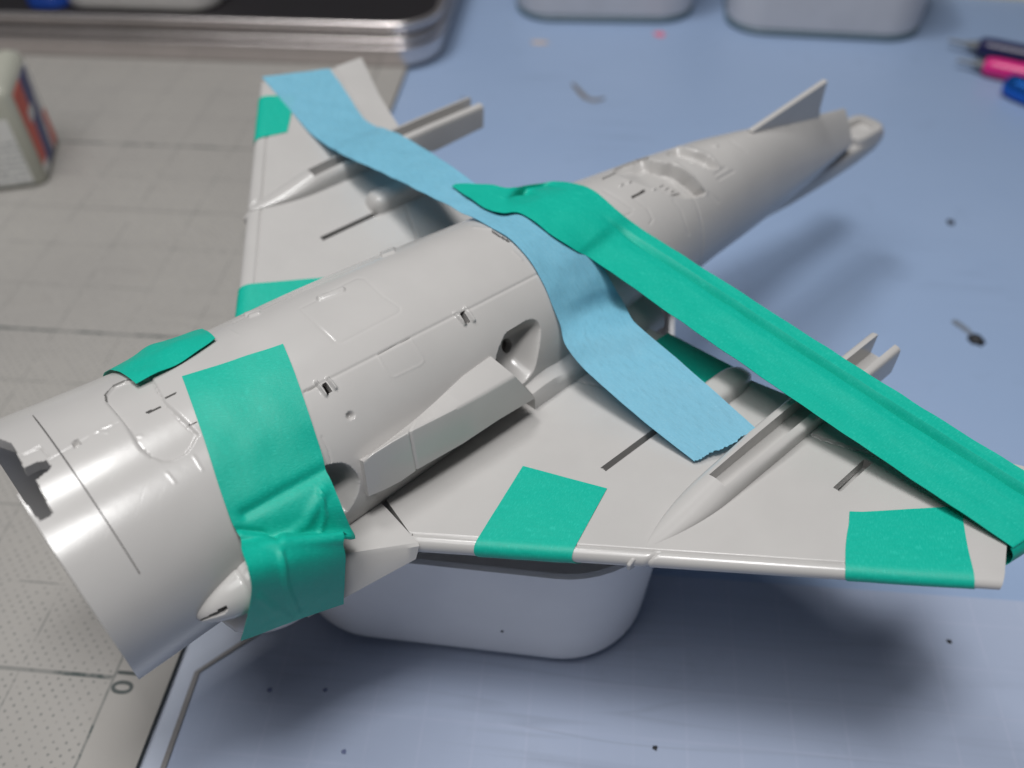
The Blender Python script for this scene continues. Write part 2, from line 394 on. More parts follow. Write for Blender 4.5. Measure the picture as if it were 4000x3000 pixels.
def number(txt, loc, size, rz, parent):
    cu = bpy.data.curves.new('n', 'FONT'); cu.body = txt; cu.size = size * 1.2; cu.offset = .0001; cu.align_x = 'CENTER'; cu.align_y = 'CENTER'
    to = bpy.data.objects.new('tmp', cu); S.collection.objects.link(to)
    dg = bpy.context.evaluated_depsgraph_get(); me = bpy.data.meshes.new_from_object(to.evaluated_get(dg))
    V = np.array([v.co for v in me.vertices]); F = [list(p_.vertices) for p_ in me.polygons]
    bpy.data.objects.remove(to)
    c, s_ = math.cos(rz), math.sin(rz); V = np.stack([V[:, 0]*c - V[:, 1]*s_ + loc[0], V[:, 0]*s_ + V[:, 1]*c + loc[1], np.full(len(V), loc[2])], 1)
    return mesh_obj('printed_number', V, F, M_PRINT, parent, smooth=False)
nloc = W(hit_table((497, 2674)))
number('10', (nloc[0], nloc[1], .00195), .0050, -math.pi / 2, mat_h)

# ------------------------------------------------------------------ rounded rectangular vessels
def rrect(hx, hy, r, n=10):
    P = []
    for cx, cy, a0 in ((hx - r, hy - r, 0), (-hx + r, hy - r, 90), (-hx + r, -hy + r, 180), (hx - r, -hy + r, 270)):
        for k in range(n + 1):
            a = math.radians(a0 + 90 * k / n); P.append((cx + r * math.cos(a), cy + r * math.sin(a)))
    return np.array(P)
def vessel(prof, hx, hy, r, c, rz=0, close_bottom=True):
    secs = []
    for off, z in prof:
        q = rrect(hx + off, hy + off, max(r + off, .3), 12); cs, sn = math.cos(rz), math.sin(rz)
        q = np.stack([q[:, 0]*cs - q[:, 1]*sn + c[0], q[:, 0]*sn + q[:, 1]*cs + c[1], np.full(len(q), z)], 1); secs.append(q)
    A = np.array(secs); n, mm = A.shape[:2]; V = A.reshape(-1, 3) * U; F = grid_faces(n, mm, True).reshape(-1, 4).tolist()
    F.append([k for k in range(mm)][::-1]); F.append([(n - 1) * mm + k for k in range(mm)])
    return V, F
def tub_profile(h, taper, fil, th=0.7):
    P = []
    for k in range(8):
        a = math.radians(90 * k / 7); P.append((-taper - fil + fil * math.sin(a), fil * (1 - math.cos(a))))
    P[0] = (-taper - fil, 0)
    P += [(-taper + taper * f, fil + (h - fil) * f) for f in (.25, .5, .75, .97)]
    P += [(.05, h), (-.25, h + .15), (-th, h)]
    P += [(-th - taper * f, h - (h - fil - .5) * f) for f in (.3, .7, 1)]
    P += [(-taper - fil - th * .3, th)]
    return P
TZ = .0013 / U
tc = (-4.3, -4.6)
t = thing('plastic_tub', 'open white plastic tub with rounded corners propping up the model aircraft', 'tub', (tc[0]*U, tc[1]*U, .0013))
V, F = vessel([(o_, z + TZ) for o_, z in tub_profile(24.4, 1.5, 4.0)], 25.5, 29.6, 13.0, tc, math.radians(-2))
mesh_obj('tub_wall', V, F, M_WHITE, t, sharp=60)

# ------------------------------------------------------------------ the kit: fuselage
kit = thing('model_aircraft', 'unpainted grey plastic jet aircraft kit lying belly up on the white tub', 'model aircraft', tuple(W((0, 0, -10))))
X0, X1 = 61.8, -74.0
xs = np.concatenate([np.linspace(X0, -48, 900), np.linspace(-48, X1, 110)[1:]])
th = np.concatenate([np.linspace(-35, 165, 400), np.linspace(165, 325, 60)[1:-1]]) * math.pi / 180
def fus_grid(xs, th, inset=0.):
    X, T = np.meshgrid(xs, th, indexing='ij'); A = herm(X, KA) - inset; Zc = herm(X, KZ); H = np.where(np.sin(T) > 0, herm(X, KT), herm(X, KB)) - inset
    c, s_ = np.cos(T), np.sin(T); e = 2 / np.where(s_ > 0, pexp(X), 2.0)
    Xs = X - .65 * (1 - s_) * np.clip((X - 48) / 13.8, 0, 1)
    return np.stack([Xs, A * np.sign(c) * np.abs(c)**e, Zc + H * np.sign(s_) * np.abs(s_)**e], -1)
G = fus_grid(xs, th)
NG = -grid_normals(G, True)
c_ = G - np.stack([G[..., 0], 0 * G[..., 0], herm(G[..., 0], KZ)], -1)
if np.mean((NG * c_).sum(-1)) < 0: NG = -NG
P2 = pix(G); face = ((CAM - G) * NG).sum(-1) > 0
disp = np.zeros(G.shape[:2])
def _box(poly, mrg):
    q = np.array(poly); return face & (P2[..., 0] > q[:, 0].min() - mrg) & (P2[..., 0] < q[:, 0].max() + mrg) & (P2[..., 1] > q[:, 1].min() - mrg) & (P2[..., 1] < q[:, 1].max() + mrg)
def groove(poly, wpx, depth, closed=False):
    mk = _box(poly, wpx * 3); d = polydist(P2[mk], poly, closed); disp[mk] += -depth * np.exp(-(d / wpx)**2)
def recess(poly, depth, edge=8, prof=None):
    mk = _box(poly, 2); q = P2[mk]; ins = inpoly(q, poly); d = polydist(q, poly, True); f = np.where(ins, np.clip(d / edge, 0, 1), 0); f = f * f * (3 - 2 * f)
    disp[mk] += -depth * f
def bar(poly, wpx, hgt):
    mk = _box(poly, wpx * 2); d = polydist(P2[mk], poly); disp[mk] += hgt * np.clip(1.6 * (1 - d / wpx), 0, 1)
cuts = []
def cut(poly): cuts.append(poly)
# ring joint near the nose
gx = hit_fus(np.array(Z3((600, 1400))[0]))[0]; RINGX = gx
# centre seam with glue
groove(Z3((300, 1105), (430, 1030), (560, 952), (740, 868)), 4.5, .05)
bar(Z3((560, 955), (620, 905), (690, 880)), 8, .03); bar(Z3((600, 925), (660, 930)), 7, .04)
# undercarriage bay panel behind the nose
bay = Z3((648, 700), (700, 640), (765, 612), (860, 600), (930, 590), (965, 665), (1015, 745), (1120, 845), (1220, 945), (1190, 1010), (1150, 1062), (1060, 1108), (1000, 1112), (935, 1085), (870, 1030), (760, 865), (655, 740))
recess(bay, .26, 6)
groove(Z3((655, 740), (760, 865), (870, 1030), (935, 1085)), 4.5, .10)
groove(Z3((930, 590), (1015, 745), (1120, 845), (1220, 945)), 4.5, .22)
for q in (((1030, 1180), (1080, 1240)), ((1195, 1075), (1250, 1165)), ((830, 948), (870, 940)), ((720, 830), (780, 818))): groove(Z3(*q), 4, -.025)
recess(Z3((440, 990), (480, 968), (502, 1005), (458, 1032)), .5, 6)
groove(Z3((140, 1075), (250, 1018), (300, 1075)), 4, .15)
# long belly seams and access panels
groove(Z5((455, 1472), (560, 1418), (1380, 1000), (1480, 957), (1900, 742)), 5.5, .10)
groove(Z3((1880, 682), (1960, 645)), 4, .16)
groove(Z5((430, 955), (560, 890), (700, 805), (780, 768), (825, 770), (940, 880), (1045, 950), (1045, 975), (1020, 992), (690, 1165), (650, 1168), (600, 1120)), 4.6, .04, True)
groove(Z5((915, 1240), (940, 1225), (1110, 1137)), 3, .08)
groove(Z5((905, 1235), (950, 1320), (985, 1372), (1010, 1380), (1170, 1305), (1195, 1280), (1185, 1255), (1110, 1140)), 4, -.035)
bar(Z5((548, 895), (695, 843)), 12, .32)
groove(Z5((20, 1040), (250, 930), (440, 840), (600, 770), (900, 640)), 4, .10)
groove(Z3((1340, 262), (1400, 290), (1470, 330)), 3, -.05); groove(Z3((1490, 205), (1600, 160), (1700, 105)), 4, .1)
groove(Z5((1500, 455), (1610, 465)), 4, -.08); groove(Z5((1745, 605), (1800, 655)), 4, -.08)
dm = polydist(P2, Z6((266, 668), (268, 670))); disp -= face * .55 * np.clip(1 - (dm / 17)**2, 0, 1)
# gun-pack slots: dark openings with lips
def bars(p, q): bar(p, 8, .35)
for hole, l1, l2 in ((Z5((562, 1425), (590, 1405), (632, 1468), (600, 1490)), Z5((530, 1412), (590, 1488)), Z5((602, 1388), (648, 1448))),
                     (Z5((1415, 985), (1440, 968), (1482, 1036), (1452, 1052)), Z5((1388, 985), (1446, 1050)), Z5((1450, 955), (1500, 1030)))):
    cut(hole); bar(l1, 9, .34); bar(l2, 9, .34)
for l in (Z3((1515, 205), (1600, 175)), Z3((1540, 215), (1600, 195)), Z5((935, 615), (1010, 590)), Z5((940, 630), (1010, 605))): bar(l, 7, .25)
def slot(pts, w):
    for p_, q in zip(pts[:-1], pts[1:]):
        p_ = np.array(p_); q = np.array(q); d = (q - p_) / np.linalg.norm(q - p_); n_ = np.array([-d[1], d[0]]) * w / 2; p_ = p_ - d * w * .2; q = q + d * w * .2
        cut([tuple(p_ + n_), tuple(q + n_), tuple(q - n_), tuple(p_ - n_)])
slot(Z3((905, 811), (990, 773)), 8); slot(Z3((1018, 720), (1086, 688)), 5); slot(Z3((1174, 884), (1215, 868)), 6)
slot(Z3((655, 742), (648, 700), (700, 640), (765, 612), (850, 600)), 6)
slot(A5((425, 902), (502, 862)), 11); slot(A5((242, 789), (320, 753)), 6); slot(A5((322, 728), (400, 696), (480, 668), (525, 657)), 9)
slot(Z5((1615, 478), (1660, 510), (1722, 545)), 8)
# nozzle wells
def smooth_poly(p_, n=8):
    p_ = np.array(p_); k = len(p_); o_ = []
    for i in range(k):
        a, b_, c, d = p_[i - 1], p_[i], p_[(i + 1) % k], p_[(i + 2) % k]
        for t_ in np.arange(n) / n: o_.append(tuple(.5 * (2*b_ + (c-a)*t_ + (2*a-5*b_+4*c-d)*t_**2 + (-a+3*b_-3*c+d)*t_**3)))
    return o_
def dish(poly, depth, pw=4.0):
    poly = smooth_poly(poly); mk = _box(poly, 30); q = P2[mk]; pa_ = np.array(poly); c = pa_.mean(0); v = pa_ - c; an = np.arctan2(v[:, 1], v[:, 0]); o_ = np.argsort(an); R_ = np.hypot(v[:, 0], v[:, 1])[o_]; an = an[o_]
    an = np.concatenate([an - 2 * math.pi, an, an + 2 * math.pi]); R_ = np.tile(R_, 3)
    w_ = q - c; f = np.hypot(w_[:, 0], w_[:, 1]) / np.interp(np.arctan2(w_[:, 1], w_[:, 0]), an, R_)
    disp[mk] -= depth * np.clip(1 - f**pw, 0, 1)
dish(Z6((1300, 112), (1370, 77), (1415, 85), (1437, 125), (1436, 200), (1405, 370), (1355, 450), (1310, 475), (1240, 440), (1165, 360), (1168, 310), (1192, 235), (1230, 160)), 3.4, 5)
cut([(1200 + (1232 + 32 * math.cos(a)) / 1.58, 1200 + (238 + 47 * math.sin(a)) / 1.58) for a in np.linspace(0, 2 * math.pi, 20)[:-1]])
dish(Z6((60, 1010), (120, 975), (200, 963), (260, 982), (308, 1035), (322, 1095), (300, 1180), (240, 1270), (160, 1290), (80, 1260), (40, 1150)), 3.8, 4)
groove(Z6((90, 800), (130, 880), (150, 960)), 3, .1)
# aft: airbrake bay
def rampbay(poly, depth, p0, p1, edge=7):
    poly = smooth_poly(poly)
    mk = _box(poly, 2); q = P2[mk]; ins = inpoly(q, poly); d = polydist(q, poly, True); f = np.where(ins, np.clip(d / edge, 0, 1), 0)
    ax = np.array(p1) - np.array(p0); g = np.clip(((q - np.array(p0)) @ ax) / (ax @ ax), 0, 1); disp[mk] -= depth * f * g
rampbay(A5((318, 750), (322, 722), (420, 685), (500, 662), (600, 680), (690, 703), (790, 772), (850, 840), (878, 885), (800, 905), (700, 900), (560, 850), (430, 800)), 1.9, A5((500, 900))[0], A5((600, 700))[0], 4)
groove(A5((690, 690), (790, 765), (880, 880)), 5, -.16)
for k in range(4): bar(A5((610 + 40 * k, 800 + 18 * k), (640 + 36 * k, 780 + 22 * k)), 5, .22)
for q in (((350, 830), (360, 825)), ((400, 812), (412, 806)), ((560, 850), (580, 842)), ((660, 880), (720, 850))): bar(A5(*q), 8, .3)
rampbay(A5((635, 635), (705, 597), (800, 612), (890, 645), (958, 715), (930, 728), (850, 715), (740, 670)), 1.1, A5((760, 740))[0], A5((800, 640))[0], 4)
groove(A5((710, 590), (800, 603), (900, 640), (962, 712)), 5, -.14)
for q in (((250, 860), (340, 910), (430, 975)), ((440, 910), (520, 970), (552, 1040), (535, 1065)), ((680, 920), (730, 990), (775, 1130)), ((1035, 555), (1130, 620)), ((900, 870), (960, 930)), ((1380, 450), (1430, 490)), ((350, 1030), (420, 1000))): groove(A5(*q), 4.0, .07)
bar(A5((930, 580), (945, 585)), 9, .2)
groove(A5((940, 760), (1000, 720)), 5, .1); groove(A5((960, 790), (1050, 740)), 5, .1)
gx2 = hit_fus(np.array(Z5((1722, 545))[0]))[0]
disp += -.10 * np.exp(-((G[..., 0] + 26) / .2)**2) * face
G2 = G + NG * disp[..., None]
# openings: nose notch and holes
notch = Z3((-200, 900), (40, 985), (78, 1002), (150, 1150), (235, 1112), (285, 1105), (318, 1138), (300, 1165), (222, 1226), (330, 1432), (245, 1478), (100, 1300), (-200, 1200))
cuts.append(notch)
PD = pix(G2); FC = (PD[:-1] + PD[1:]) / 2; FC = (FC + np.roll(FC, -1, 1)) / 2; ff = face[:-1] & np.roll(face, -1, 1)[:-1]
keep = np.ones(FC.shape[:2], bool)
rj = int(np.argmin(np.abs(xs - RINGX))); tm = (th + np.roll(th, -1)) / 2; keep[rj, (tm > math.radians(32)) & (tm < math.radians(118)) & (tm > 0)] = False
for cpoly in cuts: keep &= ~(inpoly(FC, cpoly) & ff)
Vf, Ff = cut_grid(G2, NG, keep, 1.1, True)
# inner skin of the open nose
ni = int(np.argmax(xs < 50)); Gi = G[:ni] - NG[:ni] * 1.1; fi = grid_faces(ni, G.shape[1], True)[keep[:ni - 1]].reshape(-1, 4)[:, ::-1]
# front lip joins both skins
nj = G.shape[1]; lip = []
for j in range(nj):
    if keep[0, j]: lip.append((j, (j + 1) % nj))
Lv = np.concatenate([G2[0], Gi[0]]); Lf = np.array([[a, nj + a, nj + b_, b_] for a, b_ in lip])
cap_c = np.arange(nj)
Vall = np.concatenate([Vf, Gi.reshape(-1, 3), Lv]); Fall = np.concatenate([Ff, fi + len(Vf), Lf + len(Vf) + Gi.shape[0] * nj])
fus = mesh_obj('fuselage', W(Vall), Fall, M_KIT, kit, sharp=50)
# tail end: thin lip round a hollow mouth
end = G2[-1]; cen = np.array([X1, 0, herm(np.array([X1]), KZ)[0] + 1.0])
rings = [end, end * .80 + cen * .20, end * .76 + cen * .24 + [.5, 0, 0], end * .70 + cen * .30 + [4.5, 0, 0], end * .1 + cen * .9 + [4.6, 0, 0]]
Ve = np.concatenate(rings + [cen[None] + [4.6, 0, 0]]); Fe = grid_faces(5, nj, True).reshape(-1, 4).tolist() + [[4 * nj + j, 4 * nj + (j + 1) % nj, 5 * nj] for j in range(nj)]
mesh_obj('tail_mouth', W(Ve), Fe, M_KIT, kit, sharp=40)
# tail boom with a hollow end
secs = []
for x, a_, zt, zb in ((-48, 2.9, .4, -5.1), (-60, 3.2, -.2, -5.3), (-70, 3.3, -.6, -5.0), (-78, 3.35, -.3, -4.4), (-84, 3.25, .0, -3.6), (-86.3, 2.9, .0, -2.8), (-87, 2.3, -.2, -2.2)):
    q = []
    for k in range(28):
        a0 = 2 * math.pi * k / 28; cc, ss = math.cos(a0), math.sin(a0)
        q.append((x, a_ * abs(cc)**.42 * np.sign(cc), (zt + zb) / 2 + (zt - zb) / 2 * abs(ss)**.42 * np.sign(ss)))
    secs.append(q)
V, F = loft(secs); mesh_obj('tail_boom', W(V), F, M_KIT, kit, sharp=50)
secs = []                                       # raised oval collar with a hollow
for rx, ry, z in ((4.6, 3.15, -.6), (4.6, 3.1, .75), (4.3, 2.85, 1.0), (3.1, 1.75, .95), (2.9, 1.6, .4), (2.7, 1.5, -2.4)):
    secs.append([(-81.8 + rx * np.sign(math.cos(k * math.pi / 14)) * abs(math.cos(k * math.pi / 14))**.55, ry * np.sign(math.sin(k * math.pi / 14)) * abs(math.sin(k * math.pi / 14))**.55, z) for k in range(28)])
V, F = loft(secs); mesh_obj('tail_socket', W(V), F, M_KIT, kit, sharp=50)
# ventral fin
def plate(name, pts, th_, parent, axis=1, mat=None, bev=.00025):
    pts = np.array(pts, float); n = len(pts); d = np.zeros(3); d[axis] = th_ / 2
    V = np.concatenate([pts - d, pts + d]); F = [list(range(n)), list(range(n, 2 * n))[::-1]] + [[i, n + i, n + (i + 1) % n, (i + 1) % n] for i in range(n)]
    o = mesh_obj(name, W(V), F, mat or M_KIT, parent, smooth=False); bevel(o, bev); return o
plate('ventral_fin', [(-46.0, 0, 12.3), (-46.6, 0, 11.0), (-66, 0, 7.2), (-64.8, 0, 10.0), (-64.6, 0, 14.8)], .9, kit)

# ------------------------------------------------------------------ wings
NEAR = [True]
def xLE(y):
    if NEAR[0]: return 33.4 - .82 * (np.abs(y) - 21.1)
    return .715 * (63.5 - np.abs(y))
def xTE(y): return np.interp(np.abs(y), [11, 28, 41.2, 63.5], [-10.0, -9.8, -11.4, -17.6])
NT, NA, NU = 230, 26, 26
def SLW(y): return 1.35 + 0 * y if NEAR[0] else 2.6 * np.interp(y, [22, 63.5], [1, .75])
def profile(y):
    y = abs(y); xl = float(xLE(y)); xt = float(xTE(y)); inb = 1.0
    sl = SLW(y); tl = np.interp(y, [12, 63.5], [1.15, .85] if NEAR[0] else [1.5, .95])
    pl = lambda x: WA * y + WB * x
    xs_ = np.linspace(xt, xl - sl, NT); z = pl(xs_)
    rise = .16 * np.clip((xs_ - (xl - sl - .3)) / .3, 0, 1) * 0
    P = [np.stack([xs_, z + rise], 1)]
    ph = np.linspace(0, math.pi, NA + 1)[1:]; x0 = xl - sl; zc = pl(x0) - tl
    P.append(np.stack([x0 + sl * np.sin(ph), zc + tl * np.cos(ph)], 1))
    f = np.linspace(0, 1, NU + 1)[1:]; xu = x0 + (xt - x0) * f; thk = 2 * tl * (1 - f) + .45 * f + np.interp(y, [12, 63.5], [2.2, .6]) * np.sin(math.pi * np.sqrt(f))
    P.append(np.stack([xu, pl(xu) - thk], 1))
    return np.concatenate(P)
def rake(x, y):
    y = np.abs(y); return y - 3.4 * np.clip((y - 50) / 13.5, 0, 1) * np.clip((xLE(y) - x) / 8.0, 0, 1)
def wing_surf(y, c):                            # c: arc length from the leading edge, + over the visible face
    P = profile(y); le = int(np.argmax(P[:, 0])); L = np.concatenate([[0], np.cumsum(np.hypot(*np.diff(P, axis=0).T))]); a = L[le] - c
    xx = np.interp(a, L, P[:, 0]); yy = float(rake(xx, y)); return np.array([xx, yy, np.interp(a, L, P[:, 1]) + WA * (yy - y)])
def make_wing(sign):
    NEAR[0] = sign > 0
    ys = np.unique(np.concatenate([np.linspace(11, 63.5, 250), [20.99, 21.0, 27.0, 27.2, 27.4, 27.6, 27.8, 46.1, 46.3, 46.5, 46.75, 47.0]]))
    P = np.stack([np.concatenate([profile(y)[:, :1], np.full((NT + NA + NU, 1), y * sign), profile(y)[:, 1:]], 1) for y in ys])
    yn = rake(P[..., 0], P[..., 1]); P[..., 2] += WA * (yn - np.abs(P[..., 1])); P[..., 1] = yn * sign
    P[..., 0] = np.where(np.abs(P[..., 1]) < 21.0, np.minimum(P[..., 0], 32.2 + .19 * (np.abs(P[..., 1]) - 15.3)), P[..., 0])
    Nn = grid_normals(P)
    if Nn[100, 100, 2] < 0: Nn = -Nn
    X, Y = P[..., 0], np.abs(P[..., 1]); top = np.zeros(X.shape, bool); top[:, :NT] = True
    d = np.zeros(X.shape)
    slx = xLE(Y) - SLW(Y) - .22
    d -= top * .22 * np.exp(-((X - slx) / .14)**2) * (Y > 16)          # slat joint
    for yb in (39.0, 54.8): d -= .18 * np.exp(-((Y - yb) / .13)**2) * (X > slx)
    d -= top * .20 * np.exp(-((X - (1.6 - .42 * (Y - 20))) / .16)**2) * (Y < 26.5)   # flap hinge
    d -= top * .22 * np.exp(-((X - (xTE(Y) + 4.6)) / .16)**2) * (Y > 40)              # aileron hinge
    d += top * .12 * (X < xTE(Y) + 4.4) * (Y > 40)
    P2_ = P + Nn * d[..., None]
    Xc = (X[:-1, :-1] + X[1:, 1:]) / 2; Yc = (Y[:-1, :-1] + Y[1:, 1:]) / 2; tc_ = top[:-1, :-1] & top[1:, 1:]
    kp = np.ones(Xc.shape, bool)
    kp &= ~(tc_ & (np.abs(Yc - 27.4) < .42) & (Xc < 12.7) & (Xc > 2.2))
    kp &= ~(tc_ & (np.abs(Yc - 46.55) < .47) & (Xc < -1.4) & (Xc > -7.2))
    V, F = cut_grid(P2_, Nn, kp, 1.2, False)
    if sign < 0: F = F[:, ::-1]
    w_ = mesh_obj('wing', W(V), F, M_KIT, kit, sharp=50)
    h = sub(w_, kit)
    ys_t = P2_[-1]; n = len(ys_t); mesh_obj('wing_tip', W(ys_t), [list(range(n)) if sign > 0 else list(range(n))[::-1]], M_KIT, h, smooth=False)
    rt = P2_[0]
    # outrigger fairing: pointed, with an open channel running aft past the trailing edge
    yc = 37.8; secs = []
    for x in np.concatenate([np.linspace(17.6, 7.6, 26), [7.3, 7.28], np.linspace(6.5, -22, 30), [-23.9, -24.2]]):
        s_ = np.clip((17.7 - x) / 10.5, 0, 1); wd = 2.05 * math.sin(s_ * math.pi / 2)**.8 + .02; H = 2.0 * s_**1.25 + .02 + .35 * np.clip((6 - x) / 20, 0, 1)
        xt = float(xTE(yc)); pz = WA * yc + WB * x
        b0 = pz - .5 if x > xt + 1 else pz - .5 - 1.7 * np.clip((xt + 1 - x) / 4, 0, 1) * (1 - .35 * np.clip((xt - x) / 12, 0, 1))
        if x < 7.3: ch, cw = H + .1 + (0 if x > xt else .6), 1.0 + .12 * np.clip((7 - x) / 25, 0, 1)
        else: ch, cw = 0, .7 * wd / 2.25
        if x < -23.95: ch, H = H + .5, H * .98
        tp = pz + H
        if x >= 7.3:
            q = [(-wd, b0)] + [(-wd * math.cos(a), pz + H * math.sin(a)**.85) for a in np.linspace(.12, math.pi - .12, 19)] + [(wd, b0)]
        else:
            sq = np.clip((7.3 - x) / 9, 0, 1); e1, e2 = 1 - .7 * sq, .85 - .6 * sq
            al = math.acos(min(1, ((cw + .12) / wd)**(1 / e1))); an = np.linspace(.12, al, 6)
            q = [(-wd, b0)] + [(-wd * math.cos(a)**e1, pz + H * math.sin(a)**e2) for a in an]; zt = q[-1][1]
            q += [(-cw - .02, zt + .01), (-cw, zt - .12), (-cw, tp - ch), (0, tp - ch)]
            q = q + [(-a, z) for a, z in q[:-1][::-1]]
        secs.append([(x, (yc + a) * sign, z) for a, z in q])
    V, F = loft(secs)
    if sign < 0: F = [f[::-1] for f in F]
    mesh_obj('outrigger_fairing', W(V), F, M_KIT, h, sharp=38)
    # flap hinge pod
    secs = []
    for x in np.linspace(3.8, -11.0, 30):
        s_ = (3.8 - x) / 14.8; k = min(1, (s_ / .10)) if s_ < .10 else 1; k = math.sqrt(max(1 - (1 - k)**2, .004)); k2 = 1 if s_ < .70 else math.sqrt(max(1 - ((s_ - .70) / .30)**2, .003))
        r = k * k2; pz = WA * 28.4 + WB * x
        secs.append([(x, (28.6 + 1.85 * r * np.sign(math.cos(a)) * abs(math.cos(a))**.6) * sign, pz - .6 + (2.75 * r) * max(math.sin(a), 0)**.6 - (1.0 * (x < -8)) * max(-math.sin(a), 0)) for a in np.linspace(0, 2 * math.pi, 29)[:-1]])
    V, F = loft(secs)
    if sign < 0: F = [f[::-1] for f in F]
    mesh_obj('hinge_pod', W(V), F, M_KIT, h, sharp=50)
    # small fence on the leading edge
    a = wing_surf(37.8, 1.5); b_ = wing_surf(37.8, -1.2); e = wing_surf(37.8, 0)
    o = plate('leading_edge_fence', [np.array([p_[0], p_[1] * sign, p_[2]]) for p_ in (a - [.3, 0, .5], e + [-.2, 0, .75], e + [.45, 0, .2], e + [.35, 0, -.7], b_ + [.2, 0, 0])], .45, h)
    return w_
wing_near = make_wing(1); wing_far = make_wing(-1)

# root extension ahead of the near wing, and its mirror on the far side
Q4 = zoomc(0, 1500, 1.106)
rA0 = hit_wing(Q4((1690, 527))[0]); rA1 = hit_wing(Q4((1832, 680))[0]); rA2 = hit_plane(Q4((1815, 744))[0], (0, 1, 0), rA1[1] + .1)
rB0 = hit_wing(Q4((1380, 700))[0]); rB1 = hit_wing(Q4((1330, 760))[0]); rB2 = hit_plane(Q4((1330, 1010))[0], (0, 1, 0), rB1[1] + 1.6)
for sg in (1, -1):
    secs = []
    for f in np.linspace(0, 1, 18):
        i_, r_, e_ = rA0 + (rB0 - rA0) * f, rA1 + (rB1 - rA1) * f, rA2 + (rB2 - rA2) * f
        g_ = np.array([.55, 0, 0]) * (1 - f)
        q = [i_ + [0, -4.0, -.4] + g_, i_ + g_, r_ + (i_ - r_) * .05 + g_, r_ + (e_ - r_) * .12 + g_, e_ + g_, e_ + [-.3, -.6, -.3], i_ + [0, 0, -3.4 - 3 * f], i_ + [0, -4.0, -3.4 - 3 * f]]
        secs.append([(a, b_ * sg, c) for a, b_, c in q])
    V, F = loft(secs)
    if sg > 0: F = [f_[::-1] for f_ in F]
    mesh_obj('wing_root_extension', W(V), F, M_KIT, kit, sharp=35)
# intake fairing: bullet beside the nose, with a slot
def bullet(name, p0, p1, r0, L0, parent, n=60, m_=72, slot=None, flat=1.0):
    p0 = np.array(p0, float); p1 = np.array(p1, float); ax = p1 - p0; L = np.linalg.norm(ax); ax /= L
    side = np.cross(ax, [0, 0, 1]); side /= np.linalg.norm(side); up = np.cross(side, ax)
    A = np.zeros((n, m_, 3))
    for i, s_ in enumerate(np.linspace(0, 1, n)**1.6):
        d = s_ * L; r = r0 * math.sqrt(max(1 - (1 - min(d / L0, 1))**2, 0)) + .01
        for k in range(m_):
            a = 2 * math.pi * k / m_; A[i, k] = p0 + ax * d + side * r * math.cos(a) * flat + up * r * math.sin(a)
    Nn = grid_normals(A, True); cen = A.mean(1, keepdims=True)
    if ((A - cen) * Nn).sum() < 0: Nn = -Nn
    q = pix(A); fcg = ((CAM - A) * Nn).sum(-1) > 0; dd = np.linalg.norm(A - p0, axis=-1)
    A2 = A - Nn * (.14 * np.exp(-((((A - p0) @ ax) - 5.2) / .13)**2))[..., None]
    c = (q[:-1] + q[1:]) / 2; c = (c + np.roll(c, -1, 1)) / 2; kp = np.ones(c.shape[:2], bool)
    if slot: kp &= ~(inpoly(c, slot) & fcg[:-1])
    V, F = cut_grid(A2, Nn, kp, 1.0, True)
    return mesh_obj(name, W(V), F, M_KIT, parent, sharp=50)
yb = 14.9
pa = hit_plane(D1(423, 1333), (0, 1, 0), yb); pb = hit_plane(D1(540, 1262), (0, 1, 0), yb + .6)
pd = pa + (pb - pa) * 1.3
bullet('intake_fairing', pa, pd, 2.75, 9.5, kit, slot=Z4((1225, 985), (1300, 950), (1390, 893), (1412, 918), (1390, 945), (1300, 975), (1240, 992)), flat=1.0)
# curved lip under the fairing
secs = []
for f in np.linspace(0, 1, 16):
    x = 51.5 - 12 * f; k = math.sqrt(max(1 - (1 - min(f * 1.6, 1))**2, .0))
    secs.append([(x, 10.3 + (5.0 * k) * math.cos(a), -6.1 + (4.6 * k + .05) * math.sin(a)) for a in np.linspace(0, 2 * math.pi, 33)[:-1]])
V, F = loft(secs); mesh_obj('intake_lip', W(V), F, M_KIT, kit, sharp=50)

# strake between the nozzles
up_ = [(1058, 770), (1000, 812), (940, 868), (900, 903), (840, 950), (800, 980), (780, 993)]
rd_ = [(1112, 812), (1050, 848), (975, 888), (890, 930), (845, 955), (805, 980), (785, 998)]
lw_ = [(1156, 860), (1080, 905), (1000, 958), (905, 1012), (865, 1040), (830, 1058), (797, 1072)]
yr_ = [14.9, 14.8, 14.6, 14.4, 14.3, 14.2, 14.1]; yl_ = [15.6, 15.7, 15.7, 15.6, 15.4, 15.2, 15.0]
secs = []
def dense(L, n=140):
    L = np.array(L, float); s_ = np.linspace(0, 1, len(L)); return np.stack([np.interp(np.linspace(0, 1, n), s_, L[:, k]) for k in range(L.shape[1])], 1)
du, dr, dl = dense(up_), dense(rd_), dense(lw_); dyr = np.interp(np.linspace(0, 1, 140), np.linspace(0, 1, 7), yr_); dyl = np.interp(np.linspace(0, 1, 140), np.linspace(0, 1, 7), yl_)
for k in range(140):
    a = hit_fus(D1(*du[k]), .25); r = hit_plane(D1(*dr[k]), (0, 1, 0), dyr[k]); l = hit_plane(D1(*dl[k]), (0, 1, 0), dyl[k])
    if k > 116: a = a * (1 - (k - 116) / 23 * .55) + r * (k - 116) / 23 * .55
    dn = .16 * math.exp(-((k - 72) / 1.0)**2); a, r, l = a - [0, dn, dn * .5], r - [0, dn, dn * .5], l - [0, dn, 0]
    r1 = r + (a - r) * .12; r2 = r + (l - r) * .08; rm = (r1 + r2) / 2 * .6 + r * .4
    inn = l + [0, -2.2, -.3]; ain = a + [0, -1.6, -1.0]
    secs.append([a, r1, rm, r2, l, l + [0, -.25, -.25], inn, ain])
V, F = loft(secs); st = mesh_obj('side_strake', W(V), F, M_KIT, kit, sharp=35)
